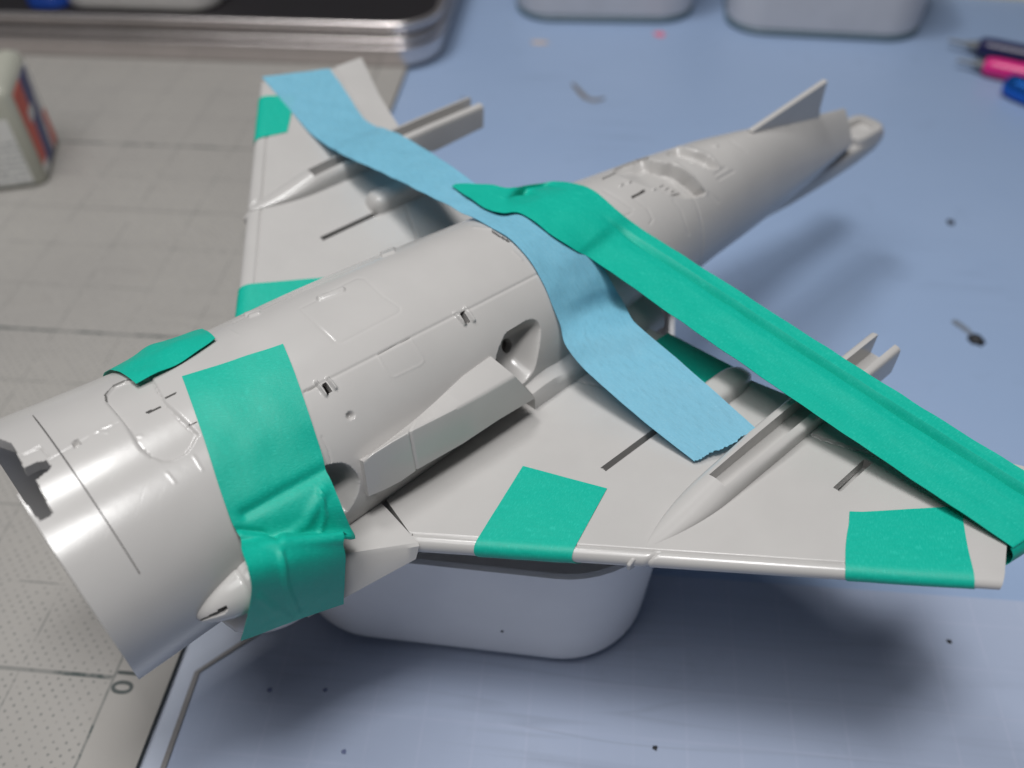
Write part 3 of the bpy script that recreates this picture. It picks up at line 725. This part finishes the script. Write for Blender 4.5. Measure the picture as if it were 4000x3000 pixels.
sth = sub(st, kit)
# panel joint on the strake, a narrow sunk line built as a thin dark lip
# ledge along the wing root behind the strake
secs = []
for f in np.linspace(0, 1, 14):
    x = 11.0 - 24 * f; hh = 3.0 - 1.0 * f; bumpx = .5 * math.exp(-((f - .12) / .06)**2)
    secs.append([(x, 10.5, 1.2), (x, 10.5, 4.6 + hh * .2), (x, 12.6, 4.4 - .4 * f + bumpx), (x, 14.2 - .8 * f, 4.0 - .8 * f + bumpx), (x, 14.7 - .8 * f, 3.4 - .8 * f), (x, 14.9 - .8 * f, 1.2)])
V, F = loft(secs); mesh_obj('root_ledge', W(V), [f_[::-1] for f_ in F], M_KIT, kit, sharp=35)

# ------------------------------------------------------------------ tapes
def catmull(R, n):
    R = np.asarray(R, float); k = len(R); s_ = np.linspace(0, k - 1, n); i = np.clip(s_.astype(int), 0, k - 2); t_ = (s_ - i).reshape(-1, *([1] * (R.ndim - 1)))
    p0 = R[np.clip(i - 1, 0, k - 1)]; p1 = R[i]; p2 = R[i + 1]; p3 = R[np.clip(i + 2, 0, k - 1)]
    return .5 * ((2 * p1) + (-p0 + p2) * t_ + (2*p0 - 5*p1 + 4*p2 - p3) * t_**2 + (-p0 + 3*p1 - 3*p2 + p3) * t_**3)
def tape_obj(name, Gt, mat, label, group=None, lift=.10, thick=.06, wob=.0, seed=0, thing_parent=None):
    n = grid_normals(Gt)
    if ((CAM - Gt) * n).sum() < 0: n = -n
    if wob:
        for i in range(Gt.shape[0]):
            for j in range(Gt.shape[1]):
                p_ = Gt[i, j]; Gt[i, j] = p_ + n[i, j] * wob * mnoise.noise(Vector(p_ * .35) + Vector((seed, 0, 0)))
    a = Gt + n * (lift + thick); b_ = Gt + n * lift; ni, nj = Gt.shape[:2]; nv = ni * nj
    F = grid_faces(ni, nj).reshape(-1, 4); fc = [F, F[:, ::-1] + nv]
    ring = np.concatenate([np.arange(nj), np.arange(1, ni) * nj + nj - 1, (ni - 1) * nj + np.arange(nj - 2, -1, -1), np.arange(ni - 2, 0, -1) * nj])
    nx = np.roll(ring, -1); fc.append(np.stack([ring, ring + nv, nx + nv, nx], 1))
    si = np.concatenate([[0], np.cumsum(np.linalg.norm(np.diff(Gt[:, nj // 2], axis=0), axis=1))]); sj = np.concatenate([[0], np.cumsum(np.linalg.norm(np.diff(Gt[ni // 2], axis=0), axis=1))])
    uv = np.stack(np.meshgrid(si, sj, indexing='ij'), -1).reshape(-1, 2) * .012
    V = np.concatenate([a.reshape(-1, 3), b_.reshape(-1, 3)])
    o = mesh_obj(name, W(V), np.concatenate(fc), mat, None, sharp=28, uv=np.concatenate([uv, uv]))
    return tag(o, label, 'masking tape', group)
PL_BLUE = ((0, -.173, 1), 15.9)                 # sloping line of the taut tape beyond the fuselage
def row(L, R_, mode, nj, *a):
    t_ = np.linspace(0, 1, nj)[:, None]; px = D1(*L) * (1 - t_) + D1(*R_) * t_
    if mode == 'fus': return hit_fus(px, *a)
    if mode == 'fuso': return np.stack([hit_fus(px[k], a[0] + (a[1] - a[0]) * (k / (nj - 1))**1.3) for k in range(nj)])
    if mode == 'wing': return hit_wing(px, False, *a)
    if mode == 'far': return hit_wing(px, True, *a)
    if mode == 'z': 
        zz = np.linspace(a[0], a[1], nj); return np.stack([hit_plane(px[k], (0, 0, 1), zz[k]) for k in range(nj)])
    if mode == 'y':
        yy = np.linspace(a[0], a[1], nj); return np.stack([hit_plane(px[k], (0, 1, 0), yy[k]) for k in range(nj)])
    if mode == 'pl': return hit_plane(px, *a)
NJ = 56
# blue strip: far wing tip -> over the fuselage -> near wing
far_rows = [row((566, 168), (712, 150), 'far', NJ), row((598, 205), (735, 182), 'far', NJ), row((630, 243), (758, 217), 'far', NJ), row((665, 283), (785, 256), 'far', NJ, .35),
            row((700, 312), (812, 274), 'far', NJ, 1.4), row((760, 345), (850, 287), 'z', NJ, 10.2, 9.6), row((830, 377), (905, 316), 'z', NJ, 10.8, 10.2),
            row((900, 411), (962, 352), 'pl', NJ, *PL_BLUE), row((960, 441), (1015, 390), 'pl', NJ, *PL_BLUE), row((1010, 467), (1065, 425), 'pl', NJ, *PL_BLUE)]
mid_rows = [row((1065, 497), (1135, 447), 'fus', NJ, .1), row((1100, 520), (1180, 468), 'fus', NJ, .1), row((1130, 550), (1228, 498), 'fus', NJ, .1), row((1155, 585), (1265, 535), 'fus', NJ, .1),
            row((1175, 622), (1295, 572), 'fus', NJ, .1), row((1190, 660), (1318, 612), 'fus', NJ, .2), row((1200, 700), (1338, 652), 'fus', NJ, .7)]
near_rows = [row((1222, 748), (1370, 697), 'z', NJ, 8.4, 9.0), row((1262, 798), (1425, 745), 'z', NJ, 7.0, 8.4), row((1330, 860), (1490, 800), 'z', NJ, 6.2, 8.6), row((1410, 927), (1560, 862), 'z', NJ, 5.7, 8.3), row((1500, 998), (1637, 930), 'z', NJ, 5.3, 7.6)]
Rb = np.array(far_rows + mid_rows + near_rows)
Gb = catmull(Rb, 330)
rng = np.random.RandomState(3); jag = np.interp(np.linspace(0, 1, NJ), np.linspace(0, 1, 9), rng.uniform(-.35, .35, 9)) + rng.uniform(-.22, .22, NJ)
dirv = Gb[-1] - Gb[-8]; dirv /= np.linalg.norm(dirv, axis=1, keepdims=True)
for k in range(6): Gb[-1 - k] += dirv * jag[:, None] * (1 - k / 6) * .55
tape_obj('blue_tape_strip', Gb, M_BLUE, 'long pale blue masking tape strip draped over the fuselage with a torn end', wob=.16, seed=1)
# long green strip: on the blue tape and fuselage, then taut to the near wing tip
g_rows = [row((976, 404), (984, 400), 'pl', NJ, PL_BLUE[0], PL_BLUE[1] + .4), row((1012, 428), (1022, 399), 'pl', NJ, PL_BLUE[0], PL_BLUE[1] + .5), row((1050, 452), (1064, 402), 'pl', NJ, PL_BLUE[0], PL_BLUE[1] + .5),
          row((1085, 462), (1100, 408), 'pl', NJ, PL_BLUE[0], PL_BLUE[1] + .5), row((1120, 468), (1140, 407), 'fus', NJ, .45), row((1155, 488), (1185, 401), 'fus', NJ, .45), row((1185, 512), (1235, 404), 'fus', NJ, .45), row((1212, 530), (1285, 422), 'fus', NJ, .45), row((1240, 546), (1330, 462), 'fus', NJ, .45)]
s0 = row((1275, 565), (1372, 498), 'fus', NJ, .6)
e0 = row((2170, 1172), (2300, 1082), 'wing', NJ, .35)
f = np.linspace(0, 1, 9)[1:, None, None]; air = s0 + (e0 - s0) * f
air[:, :, 2] -= (.9 * np.sin(np.linspace(0, 1, 9)[1:] * math.pi))[:, None] * .35
cur = []
e1 = e0.copy()
out = np.array([-.0, 1.0, .0])
for dy, dz in ((.6, -.25), (1.15, -1.0), (1.15, -2.1), (.5, -2.9), (-.6, -2.9), (-1.6, -2.3)): cur.append(e0 + np.array([0, dy, dz]))
Rg = np.concatenate([np.array(g_rows), s0[None], air, np.array(cur)])
Gg = catmull(Rg, 360)
tj = np.linspace(0, 1, NJ); fold = np.interp(tj, [0, .3, .56, .69, .76, .83, .90, 1.0], [0, .06, .26, .16, -.75, .40, .36, .42])
si = np.linspace(0, 1, 360); amp = np.clip((si - .33) / .15, 0, 1) * np.clip((.80 - si) / .08, 0, 1)
Nn = grid_normals(Gg); Nn = Nn if ((CAM - Gg) * Nn).sum() > 0 else -Nn
Gg += Nn * (fold[None, :] * amp[:, None])[..., None]
tape_obj('green_tape_strip', Gg, M_GREEN, 'long green masking tape strip stretched from the fuselage to the near wing tip', wob=.12, seed=5)
# broad green tape round the nose
n_rows = [row((394, 816), (612, 746), 'fus', NJ, .05), row((412, 866), (634, 800), 'fus', NJ, .05), row((430, 918), (654, 858), 'fus', NJ, .05), row((447, 970), (672, 912), 'fus', NJ, .05), row((465, 1028), (690, 968), 'fus', NJ, .05),
          row((482, 1080), (700, 1020), 'fuso', NJ, .1, .9), row((498, 1128), (712, 1075), 'fuso', NJ, .25, 2.3)]
n_rows += [row((512, 1165), (724, 1122), 'fuso', NJ, .9, 3.2), row((522, 1192), (738, 1160), 'y', NJ, 16.6, 18.3), row((534, 1230), (744, 1200), 'y', NJ, 18.5, 19.0), row((542, 1275), (743, 1245), 'y', NJ, 19.1, 19.0), row((533, 1330), (742, 1280), 'y', NJ, 18.3, 18.4), row((519, 1381), (741, 1302), 'y', NJ, 16.4, 17.6)]
Gn = catmull(np.array(n_rows), 170)
Nn = grid_normals(Gn); Nn = Nn if ((CAM - Gn) * Nn).sum() > 0 else -Nn
pn = pix(Gn); cr = np.zeros(Gn.shape[:2])
for poly, wd, dp in ((DD((520, 1160), (600, 1175), (660, 1165), (748, 1158)), 22, .42), (DD((530, 1110), (620, 1060), (710, 1010)), 26, -.40), (DD((605, 1195), (615, 1260), (640, 1320)), 12, .22), (DD((690, 1060), (700, 1110), (690, 1150)), 8, .22), (DD((515, 1145), (570, 1150), (600, 1172)), 14, -.25), (DD((560, 1290), (620, 1330)), 16, .2), (DD((610, 1165), (660, 1130), (700, 1060)), 20, .25)):
    cr += dp * np.exp(-(polydist(pn, poly) / wd)**2)
Gn += Nn * cr[..., None]
tape_obj('green_tape_patch', Gn, M_GREEN, 'broad creased green masking tape wrapped around the nose and intake bulge', wob=.10, seed=9)
# small green piece on the far side of the nose
dA = hit_fus(D1(297, 836)); dB = hit_fus(D1(468, 738)); 
def th_of(p_): return math.atan2((p_[2] - herm(np.array([p_[0]]), KZ)[0]) / herm(np.array([p_[0]]), KT)[0], p_[1] / herm(np.array([p_[0]]), KA)[0])
def fus_pt(x, t_, off=0.):
    h = herm(np.array([x]), KT)[0] if math.sin(t_) > 0 else herm(np.array([x]), KB)[0]; return np.array([x, (herm(np.array([x]), KA)[0] + off) * math.cos(t_), herm(np.array([x]), KZ)[0] + (h + off) * math.sin(t_)])
dC = hit_fus(D1(228, 801)); dD = hit_fus(D1(462, 716))
rows_ = []
for f_ in np.linspace(0, 1, 40):
    xa = dA[0] + (dB[0] - dA[0]) * f_; ta = th_of(dA) + (th_of(dB) - th_of(dA)) * f_ - .03 * math.sin(math.pi * f_); xb = dC[0] + (dD[0] - dC[0]) * f_; tb = th_of(dC) + (th_of(dD) - th_of(dC)) * f_ + .30
    rows_.append([fus_pt(xa + (xb - xa) * g, ta + (tb - ta) * g, .25 + (.55 * math.sin(math.pi * f_) + .35 * math.exp(-((f_ - .45) / .12)**2)) * g) for g in np.linspace(0, 1, 20)])
tape_obj('green_tape_patch', np.array(rows_), M_GREEN, 'small crumpled green tape piece on the fuselage beside the nose opening', wob=.25, seed=12)
# tape patches folded round the leading edges
def le_patch(label, yl, yr, cl, cr_, wrap, sign, seed):
    NEAR[0] = sign > 0
    rows_ = []
    for f_ in np.linspace(0, 1, 40):
        r_ = []
        for g in np.linspace(0, 1, 48):
            a = np.array([yl[0] + (yl[1] - yl[0]) * g, yr[0] + (yr[1] - yr[0]) * g]); y = a[0] + (a[1] - a[0]) * f_; ce = cl + (cr_ - cl) * f_
            p_ = wing_surf(y, -wrap + (ce + wrap) * g); r_.append([p_[0], p_[1] * sign, p_[2]])
        rows_.append(r_)
    return tape_obj('green_tape_patch', np.array(rows_), M_GREEN, label, wob=.05, seed=seed, lift=.06)
le_patch('green tape patch folded over the leading edge at mid span of the near wing', (26.3, 20.8), (33.9, 29.7), 15.8, 12.3, 1.6, 1, 21)
le_patch('green tape patch folded over the near wing leading edge close to its tip', (53.8, 49.1), (62.2, 59.0), 10.5, 10.8, 1.6, 1, 22)
le_patch('green tape patch on the far wing tip partly under blue tape', (51.6, 49.7), (60.6, 58.4), 6.6, 6.4, 2.2, -1, 23)
le_patch('green tape patch over the far wing root leading edge behind the fuselage', (15.5, 15.0), (27.3, 20.0), 13, 17, 2.2, -1, 24)
# piece round the near wing trailing edge
rows_ = []
for f_ in np.linspace(0, 1, 30):
    y = 16.5 + 12.5 * f_; r_ = []
    for g in np.linspace(0, 1, 16):
        xe = float(xTE(y)); x = -4.6 + (xe - .6 + 4.6) * g; r_.append([x, y, WA * y + WB * x + .05])
    r_.append([xe - .9, y, WA * y - WB * -xe - .3]); r_.append([xe - .3, y, WA * y + WB * xe - .9])
    rows_.append(r_)
tape_obj('green_tape_patch', np.array(rows_), M_GREEN, 'green tape patch on the near wing trailing edge beneath the long strips', wob=.05, seed=25)

# ------------------------------------------------------------------ things on the desk behind
mt, nt, b = new_mat('brushed_tin'); b.inputs['Metallic'].default_value = .85; p = pos(nt)
nn_ = noise_n(nt, p, 60, 3); nt.links.new(mixc(nt, nn_, (.58, .54, .53), (.72, .67, .66)), b.inputs['Base Color']); b.inputs['Roughness'].default_value = .24
M_TIN = mt
M_INSIDE = plastic('dark_tray_lining', (.012, .010, .012), .6, .2)
fy = 134.4
tcx, tcy = -34.5 - 110, fy + 75
t = thing('metal_tin', 'shallow silver metal tin with stacked rims and rounded corner behind the cutting mat', 'tin', (tcx * U, tcy * U, .0019))
def tin_part(name, prof, mat, bz=0):
    V, F = vessel([(o_, z + bz) for o_, z in prof], 110, 75, 13, (tcx, tcy)); return mesh_obj(name, V, F, mat, t, sharp=40)
B0 = .0019 / U
def bull(z, r, out): return [(out - r + r * math.cos(a) - .35, B0 + z + r * math.sin(a)) for a in np.linspace(-1.45, 1.45, 9)]
tin_part('tin_base', [(-1.6, B0 + .5), (-.8, B0), (-.5, B0 + .2), (-.3, B0 + .8), (-.3, B0 + 3.9)] + bull(5.0, .75, .75) + [(-3, B0 + 5.8)], M_TIN)
tin_part('tin_tray', [(-2, B0 + 6.1)] + bull(7.1, .8, .75) + [(-3, B0 + 8.0)], M_TIN)
tin_part('tin_lid', [(-2, B0 + 8.5)] + bull(9.2, .5, .3) + [(-.3, B0 + 9.9)] + bull(11.2, 1.0, .9) + [(-1.5, B0 + 11.6), (-1.6, B0 + 10.2), (-3, B0 + 9.6), (-20, B0 + 9.6)], M_TIN)
V, F = vessel([(-1.6, B0 + 9.75), (-1.7, B0 + 9.9), (-40, B0 + 9.9)], 110, 75, 13, (tcx, tcy)); mesh_obj('tin_lining', V, F, M_INSIDE, t, sharp=40)
zt_ = B0 + 9.9
def on_tin(a, b_):
    q = hit_plane(D1(a, b_), NV, -DROP + zt_); return W(q)
def capsule_x(name, a, b_, r, mat, label, cat, group=None):
    """lying tube between world points, rounded ends"""
    a = np.array(a, float); b_ = np.array(b_, float); ax = b_ - a; L = np.linalg.norm(ax); ax /= L; side = np.cross(ax, [0, 0, 1]); side /= np.linalg.norm(side); up = np.cross(side, ax)
    secs = []
    for d, rr in ((0, .3), (.06 * L, .8), (.12 * L, 1), (.88 * L, 1), (.95 * L, .85), (L, .35)):
        secs.append([a + ax * d + (side * math.cos(k * math.pi / 12) + up * math.sin(k * math.pi / 12)) * r * rr for k in range(24)])
    V, F = loft(secs); o = mesh_obj(name, V, F, mat, None, sharp=50); return tag(o, label, cat, group)
M_BLUEP = plastic('blue_plastic', (.02, .08, .42), .3, .1); M_CAP = plastic('white_cap', (.78, .76, .73), .4, .05)
q1 = on_tin(95, 22); V, F = vessel([(-.6, 0), (0, .5), (0, 14), (-.5, 15), (-2, 15)], 6, 5, 4.5, (q1[0] / U, q1[1] / U + 5), 0); V = np.array(V); V[:, 2] += zt_ * U
tag(mesh_obj('blue_jar', V, F, M_BLUEP, None, sharp=50), 'small blue plastic jar standing in the metal tin', 'jar')
q1 = on_tin(295, 26); V, F = vessel([(-1.5, 0), (-.4, .4), (0, 1.4), (0, 16), (-.5, 17), (-2, 17)], 22, 10, 8, (q1[0] / U, q1[1] / U + 10), 0); V = np.array(V); V[:, 2] += zt_ * U
tag(mesh_obj('white_dish', V, F, M_CAP, None, sharp=50), 'white rounded plastic dish standing in the metal tin', 'dish')

# square glue bottle
bt = np.array([-115.5, 73.5]); hxb, hyb = 17.0, 10.4; rzb = math.radians(18.5)
cs, sn = math.cos(rzb), math.sin(rzb)
ctr = bt + np.array([cs, sn]) * (-hxb + 1.5) + np.array([-sn, cs]) * (hyb - 1.2)
mt, nt, b = new_mat('bottle_glass'); b.inputs['Base Color'].default_value = (.55, .55, .47, 1); b.inputs['Roughness'].default_value = .15; b.inputs['Transmission Weight'].default_value = .25; b.inputs['IOR'].default_value = 1.45
M_GLASS = mt
t = thing('glue_bottle', 'squat square glass bottle with white label and red and navy side print', 'bottle', (ctr[0] * U, ctr[1] * U, .0019))
V, F = vessel([(-1.2, B0), (-.3, B0 + .3), (0, B0 + 1.2), (0, B0 + 21), (-.5, B0 + 22.6), (-2.5, B0 + 23.6), (-6, B0 + 24.2), (-6.5, B0 + 27), (-9, B0 + 27)], hxb, hyb, 2.4, ctr, rzb)
mesh_obj('bottle_glass', V, F, M_GLASS, t, sharp=50)
V, F = vessel([(-1.0, B0 + 27.1), (-.2, B0 + 27.3), (0, B0 + 28), (0, B0 + 34), (-.6, B0 + 34.8), (-3, B0 + 34.8)], 7.2, 7.2, 7.0, ctr, rzb)
mesh_obj('cap', V, F, M_WHITE, t, sharp=50)
def label_mat(kind):
    mt, nt, b = new_mat('bottle_label_' + kind); uv = nt.nodes.new('ShaderNodeUVMap').outputs[0]; sp = nt.nodes.new('ShaderNodeSeparateXYZ'); nt.links.new(uv, sp.inputs[0])
    x, y = sp.outputs[0], sp.outputs[1]; base = (.74, .74, .72)
    if kind == 'front':
        rowf = math_n(nt, 'FRACT', math_n(nt, 'MULTIPLY', y, 11)); r1 = math_n(nt, 'LESS_THAN', rowf, .42)
        mp = nt.nodes.new('ShaderNodeMapping'); mp.inputs['Scale'].default_value = (14, 11, 1); nt.links.new(uv, mp.inputs[0]); nz = noise_n(nt, mp.outputs[0], 2.5, 2)
        fct = math_n(nt, 'MULTIPLY', math_n(nt, 'MULTIPLY', r1, math_n(nt, 'GREATER_THAN', nz, .47)), math_n(nt, 'LESS_THAN', y, .72)); c = mixc(nt, math_n(nt, 'MULTIPLY', fct, .55), base, (.12, .14, .16))
    else:
        nz = noise_n(nt, uv, 5, 1); d = math_n(nt, 'ADD', x, math_n(nt, 'MULTIPLY', y, -.25)); dn = math_n(nt, 'ADD', d, math_n(nt, 'MULTIPLY', math_n(nt, 'SUBTRACT', nz, .5), .12))
        red = math_n(nt, 'MULTIPLY', math_n(nt, 'LESS_THAN', dn, .22), math_n(nt, 'GREATER_THAN', y, .12))
        navy = math_n(nt, 'MULTIPLY', math_n(nt, 'GREATER_THAN', dn, .22), math_n(nt, 'LESS_THAN', dn, .62))
        red2 = math_n(nt, 'MULTIPLY', math_n(nt, 'GREATER_THAN', dn, .70), math_n(nt, 'LESS_THAN', y, .42))
        white = math_n(nt, 'MULTIPLY', math_n(nt, 'LESS_THAN', math_n(nt, 'ABSOLUTE', math_n(nt, 'SUBTRACT', y, .62)), .07), math_n(nt, 'LESS_THAN', math_n(nt, 'ABSOLUTE', math_n(nt, 'SUBTRACT', dn, .24)), .14))
        c = mixc(nt, red, base, (.62, .10, .07)); c = mixc(nt, navy, c, (.06, .07, .20)); c = mixc(nt, red2, c, (.60, .12, .09)); c = mixc(nt, white, c, (.6, .6, .6))
    nt.links.new(c, b.inputs['Base Color']); b.inputs['Roughness'].default_value = .5
    return mt
def lab(name, c0, c1, z0, z1, mat):             # thin label panel between two plan points
    c0 = np.array(c0); c1 = np.array(c1); d = (c1 - c0) / np.linalg.norm(c1 - c0); nrm = np.array([d[1], -d[0]])
    V = []; 
    for th_ in (.05, .18):
        for q, z in ((c0, z0), (c1, z0), (c1, z1), (c0, z1)): V.append((*(q + nrm * th_), z))
    F = [[3, 2, 1, 0], [4, 5, 6, 7], [0, 1, 5, 4], [1, 2, 6, 5], [2, 3, 7, 6], [3, 0, 4, 7]]
    return mesh_obj(name, np.array(V) * U, F, mat, t, smooth=False, uv=[(0, 0), (1, 0), (1, 1), (0, 1)] * 2)
Rb_ = np.array([[cs, -sn], [sn, cs]]); loc = lambda a, b_: ctr + Rb_ @ np.array([a, b_])
lab('front_label', loc(-hxb + 2.4, -hyb), loc(hxb - 2.4, -hyb), B0 + 1.2, B0 + 16.5, label_mat('front'))
lab('side_label', loc(hxb, -hyb + 2.2), loc(hxb, hyb - 2.2), B0 + 1.6, B0 + 20.5, label_mat('side'))

# two tubs at the back
for cx_, cy_, hx_, rz_, lb in ((8.0, 168.8, 26, 2, 'milky plastic tub with dark base rim beside the metal tin'), (71.5, 162.6, 27, -3, 'wider milky plastic tub with dark base rim nearer the pens')):
    c = (cx_, cy_ + 26); t = thing('storage_tub', lb, 'tub', (c[0] * U, c[1] * U, 0), 'tubs at the back of the desk')
    V, F = vessel([(-1.6, 0), (-.6, .05), (.1, .5), (.25, 1.2), (-.3, 1.8), (-2, 1.8)], hx_, 26, 11, c, math.radians(rz_)); mesh_obj('base_rim', V, F, M_TEAL, t, sharp=50)
    V, F = vessel([(-1.2, 1.6), (-.2, 2.0), (.1, 3.2), (1.0, 22), (1.3, 24), (.4, 24.4), (-.5, 24), (-1.2, 3), (-3, 2.6)], hx_, 26, 11, c, math.radians(rz_)); mesh_obj('tub_wall', V, F, M_MILK, t, sharp=50)
# pens
M_NAVY = plastic('navy_barrel', (.012, .012, .07), .3, .1); M_MAG = plastic('magenta_barrel', (.72, .02, .22), .3, .1)
mt, nt, b = new_mat('metallic_blue'); b.inputs['Base Color'].default_value = (.02, .16, .62, 1); b.inputs['Metallic'].default_value = .8; b.inputs['Roughness'].default_value = .25
M_METB = mt
mt, nt, b = new_mat('steel_point'); b.inputs['Base Color'].default_value = (.16, .17, .18, 1); b.inputs['Metallic'].default_value = .3; b.inputs['Roughness'].default_value = .45
M_STEEL = mt
def pen(tipD, bodyD, endD, r, mat, label, pt=True, band=None):
    P = [W(hit_table(D1(*q))) for q in (tipD, bodyD, endD)]
    b0 = P[1][:2]; d = P[2][:2] - b0; d /= np.linalg.norm(d); nd = np.array([-d[1], d[0]])
    t = thing('pen', label, 'pen', (b0[0], b0[1], 0), 'pens lying at the right')
    def tube(name, prof, mat):
        secs = [[(*(b0 + d * s_ * U + nd * rr * U * math.cos(a)), (r + rr * math.sin(a)) * U) for a in np.linspace(0, 2 * math.pi, 25)[:-1]] for s_, rr in prof]
        V, F = loft(secs); mesh_obj(name, V, F, mat, t, sharp=45)
    tl = np.linalg.norm(P[0][:2] - b0) / U
    tube('barrel', [(0, r * .72), (.5, r * .9), (3, r), (60, r), (61, r * .8)], mat)
    if pt: tube('point', [(-tl, .35), (-tl * .5, .55), (-.1, r * .6)], M_STEEL)
    if band: tube('clip_band', [(band, r * 1.06), (band + .2, r * 1.12), (band + 3, r * 1.12), (band + 3.2, r * 1.06)], M_STEEL)
pen((2055, 98), (2106, 121), (2212, 143), 2.7, M_NAVY, 'navy pen with a thin grey point, farthest of three pens')
pen((2066, 142), (2118, 161), (2212, 181), 2.5, M_MAG, 'magenta pen with a thin grey point between navy and blue pens')
pen((2165, 196), (2166, 203), (2240, 234), 2.9, M_METB, 'shiny metallic blue pen beside the magenta pen', pt=False)
# cream card at the back
q = W(hit_table(D1(2150, 10)))
o = world_poly_prism('paper_card', [(q[0] - .07, q[1] + .012), (q[0] + .16, q[1] - .006), (q[0] + .16, q[1] + .10), (q[0] - .05, q[1] + .12)], .0002, .002, M_CREAM); tag(o, 'cream paper card lying behind the tubs and pens', 'card')
# crumbs, scraps and stains on the desk
def blob(name, D_, r, h, mat, label, cat, seed, stretch=1., ang=0., group=None, pts=14, z0=.0001):
    c = W(hit_table(D1(*D_))); rg = np.random.RandomState(seed); V = []; rads = .65 + .5 * rg.rand(pts)
    for lay, (k, z) in enumerate(((1, 0), (.9, h * .5), (.5, h))):
        for i in range(pts):
            a = 2 * math.pi * i / pts; x = r * rads[i] * k * math.cos(a) * stretch; y = r * rads[i] * k * math.sin(a)
            V.append((c[0] + (x * math.cos(ang) - y * math.sin(ang)) * U, c[1] + (x * math.sin(ang) + y * math.cos(ang)) * U, z0 + z * U))
    F = grid_faces(3, pts, True).reshape(-1, 4).tolist() + [list(range(pts))[::-1], [2 * pts + i for i in range(pts)]]
    return tag(mesh_obj(name, V, F, mat, None, sharp=70), label, cat, group)
blob('black_crumb', (2107, 735), 1.5, 1.0, M_DARK, 'irregular black crumb on the blue desk with a grey smear trailing off', 'crumb', 1, 1.2, -.9)
def sliver(name, pts, wd, h, mat, label, cat):
    P = catmull(np.array([W(hit_table(D1(*q))) for q in pts]), 16); rg = np.random.RandomState(len(pts)); V = []; n = len(P); k = np.linspace(0, 1, n)
    ww = wd * U * np.sin(math.pi * np.clip(k * .9 + .08, 0, 1))**.6 * (.7 + .6 * rg.rand(n)); d = np.gradient(P, axis=0); d /= np.linalg.norm(d, axis=1, keepdims=True); nr = np.stack([-d[:, 1], d[:, 0], 0 * d[:, 0]], 1)
    A = np.stack([P - nr * ww[:, None] + [0, 0, .0001], P - nr * ww[:, None] * .4 + [0, 0, .0001 + h * U], P + nr * ww[:, None] * .5 + [0, 0, .0001 + h * U * .8], P + nr * ww[:, None] + [0, 0, .0001]], 1)
    V, F = loft(A); return tag(mesh_obj(name, V, F, mat, None, sharp=50), label, cat)
sliver('grey_smear', [(2058, 692), (2072, 702), (2086, 712), (2100, 724)], .8, .03, M_SMEAR, 'thin grey smear on the desk trailing from the black crumb', 'stain')
blob('dark_speck', (2053, 482), .95, .5, M_DARK, 'single round dark speck on the bare desk between tail and crumb', 'speck', 3)
sliver('brown_scrap', [(1237, 182), (1252, 198), (1266, 212), (1284, 218), (1306, 214)], .75, .5, M_BROWN, 'thin bent brown plastic scrap lying on the desk beyond the fuselage', 'scrap')
blob('pink_stain', (1425, 75), 1.9, .04, M_PINK, 'small round pink stain on the desk in front of the tubs', 'stain', 5)
blob('pale_scrap', (1165, 92), 1.4, .3, plastic('beige_scrap', (.52, .42, .36), .6, .1), 'pale beige crumb on the desk between tin and tubs', 'scrap', 6, 2.0)
blob('wear_mark', (1000, 215), .8, .04, M_SMEAR, 'faint grey mark on the desk beside the far wing', 'stain', 7)
for k, q in enumerate(((585, 1497), (705, 1497), (745, 1630), (1413, 1622), (2045, 1393))):
    blob('ink_speck', q, .36, .10, M_SPECK if k < 3 else M_DARK, 'small blurred blue ink speck on the gridded sheet in front of the tub' if k < 3 else 'tiny black speck on the gridded sheet under the near wing', 'speck', 20 + k, group='blue ink specks' if k < 3 else 'black specks', z0=.0014)
# speck on the tub wall
q = D1(1085, 1362); c = W(hit_plane(q, VV, (-33.2)))
V = box_pts(c, (.00028, .00028, .00028)); o = mesh_obj('dirt_speck', V, BOXF, M_DARK, None); bevel(o, .0001, 2); tag(o, 'tiny dark dirt speck stuck to the front of the white tub', 'speck')
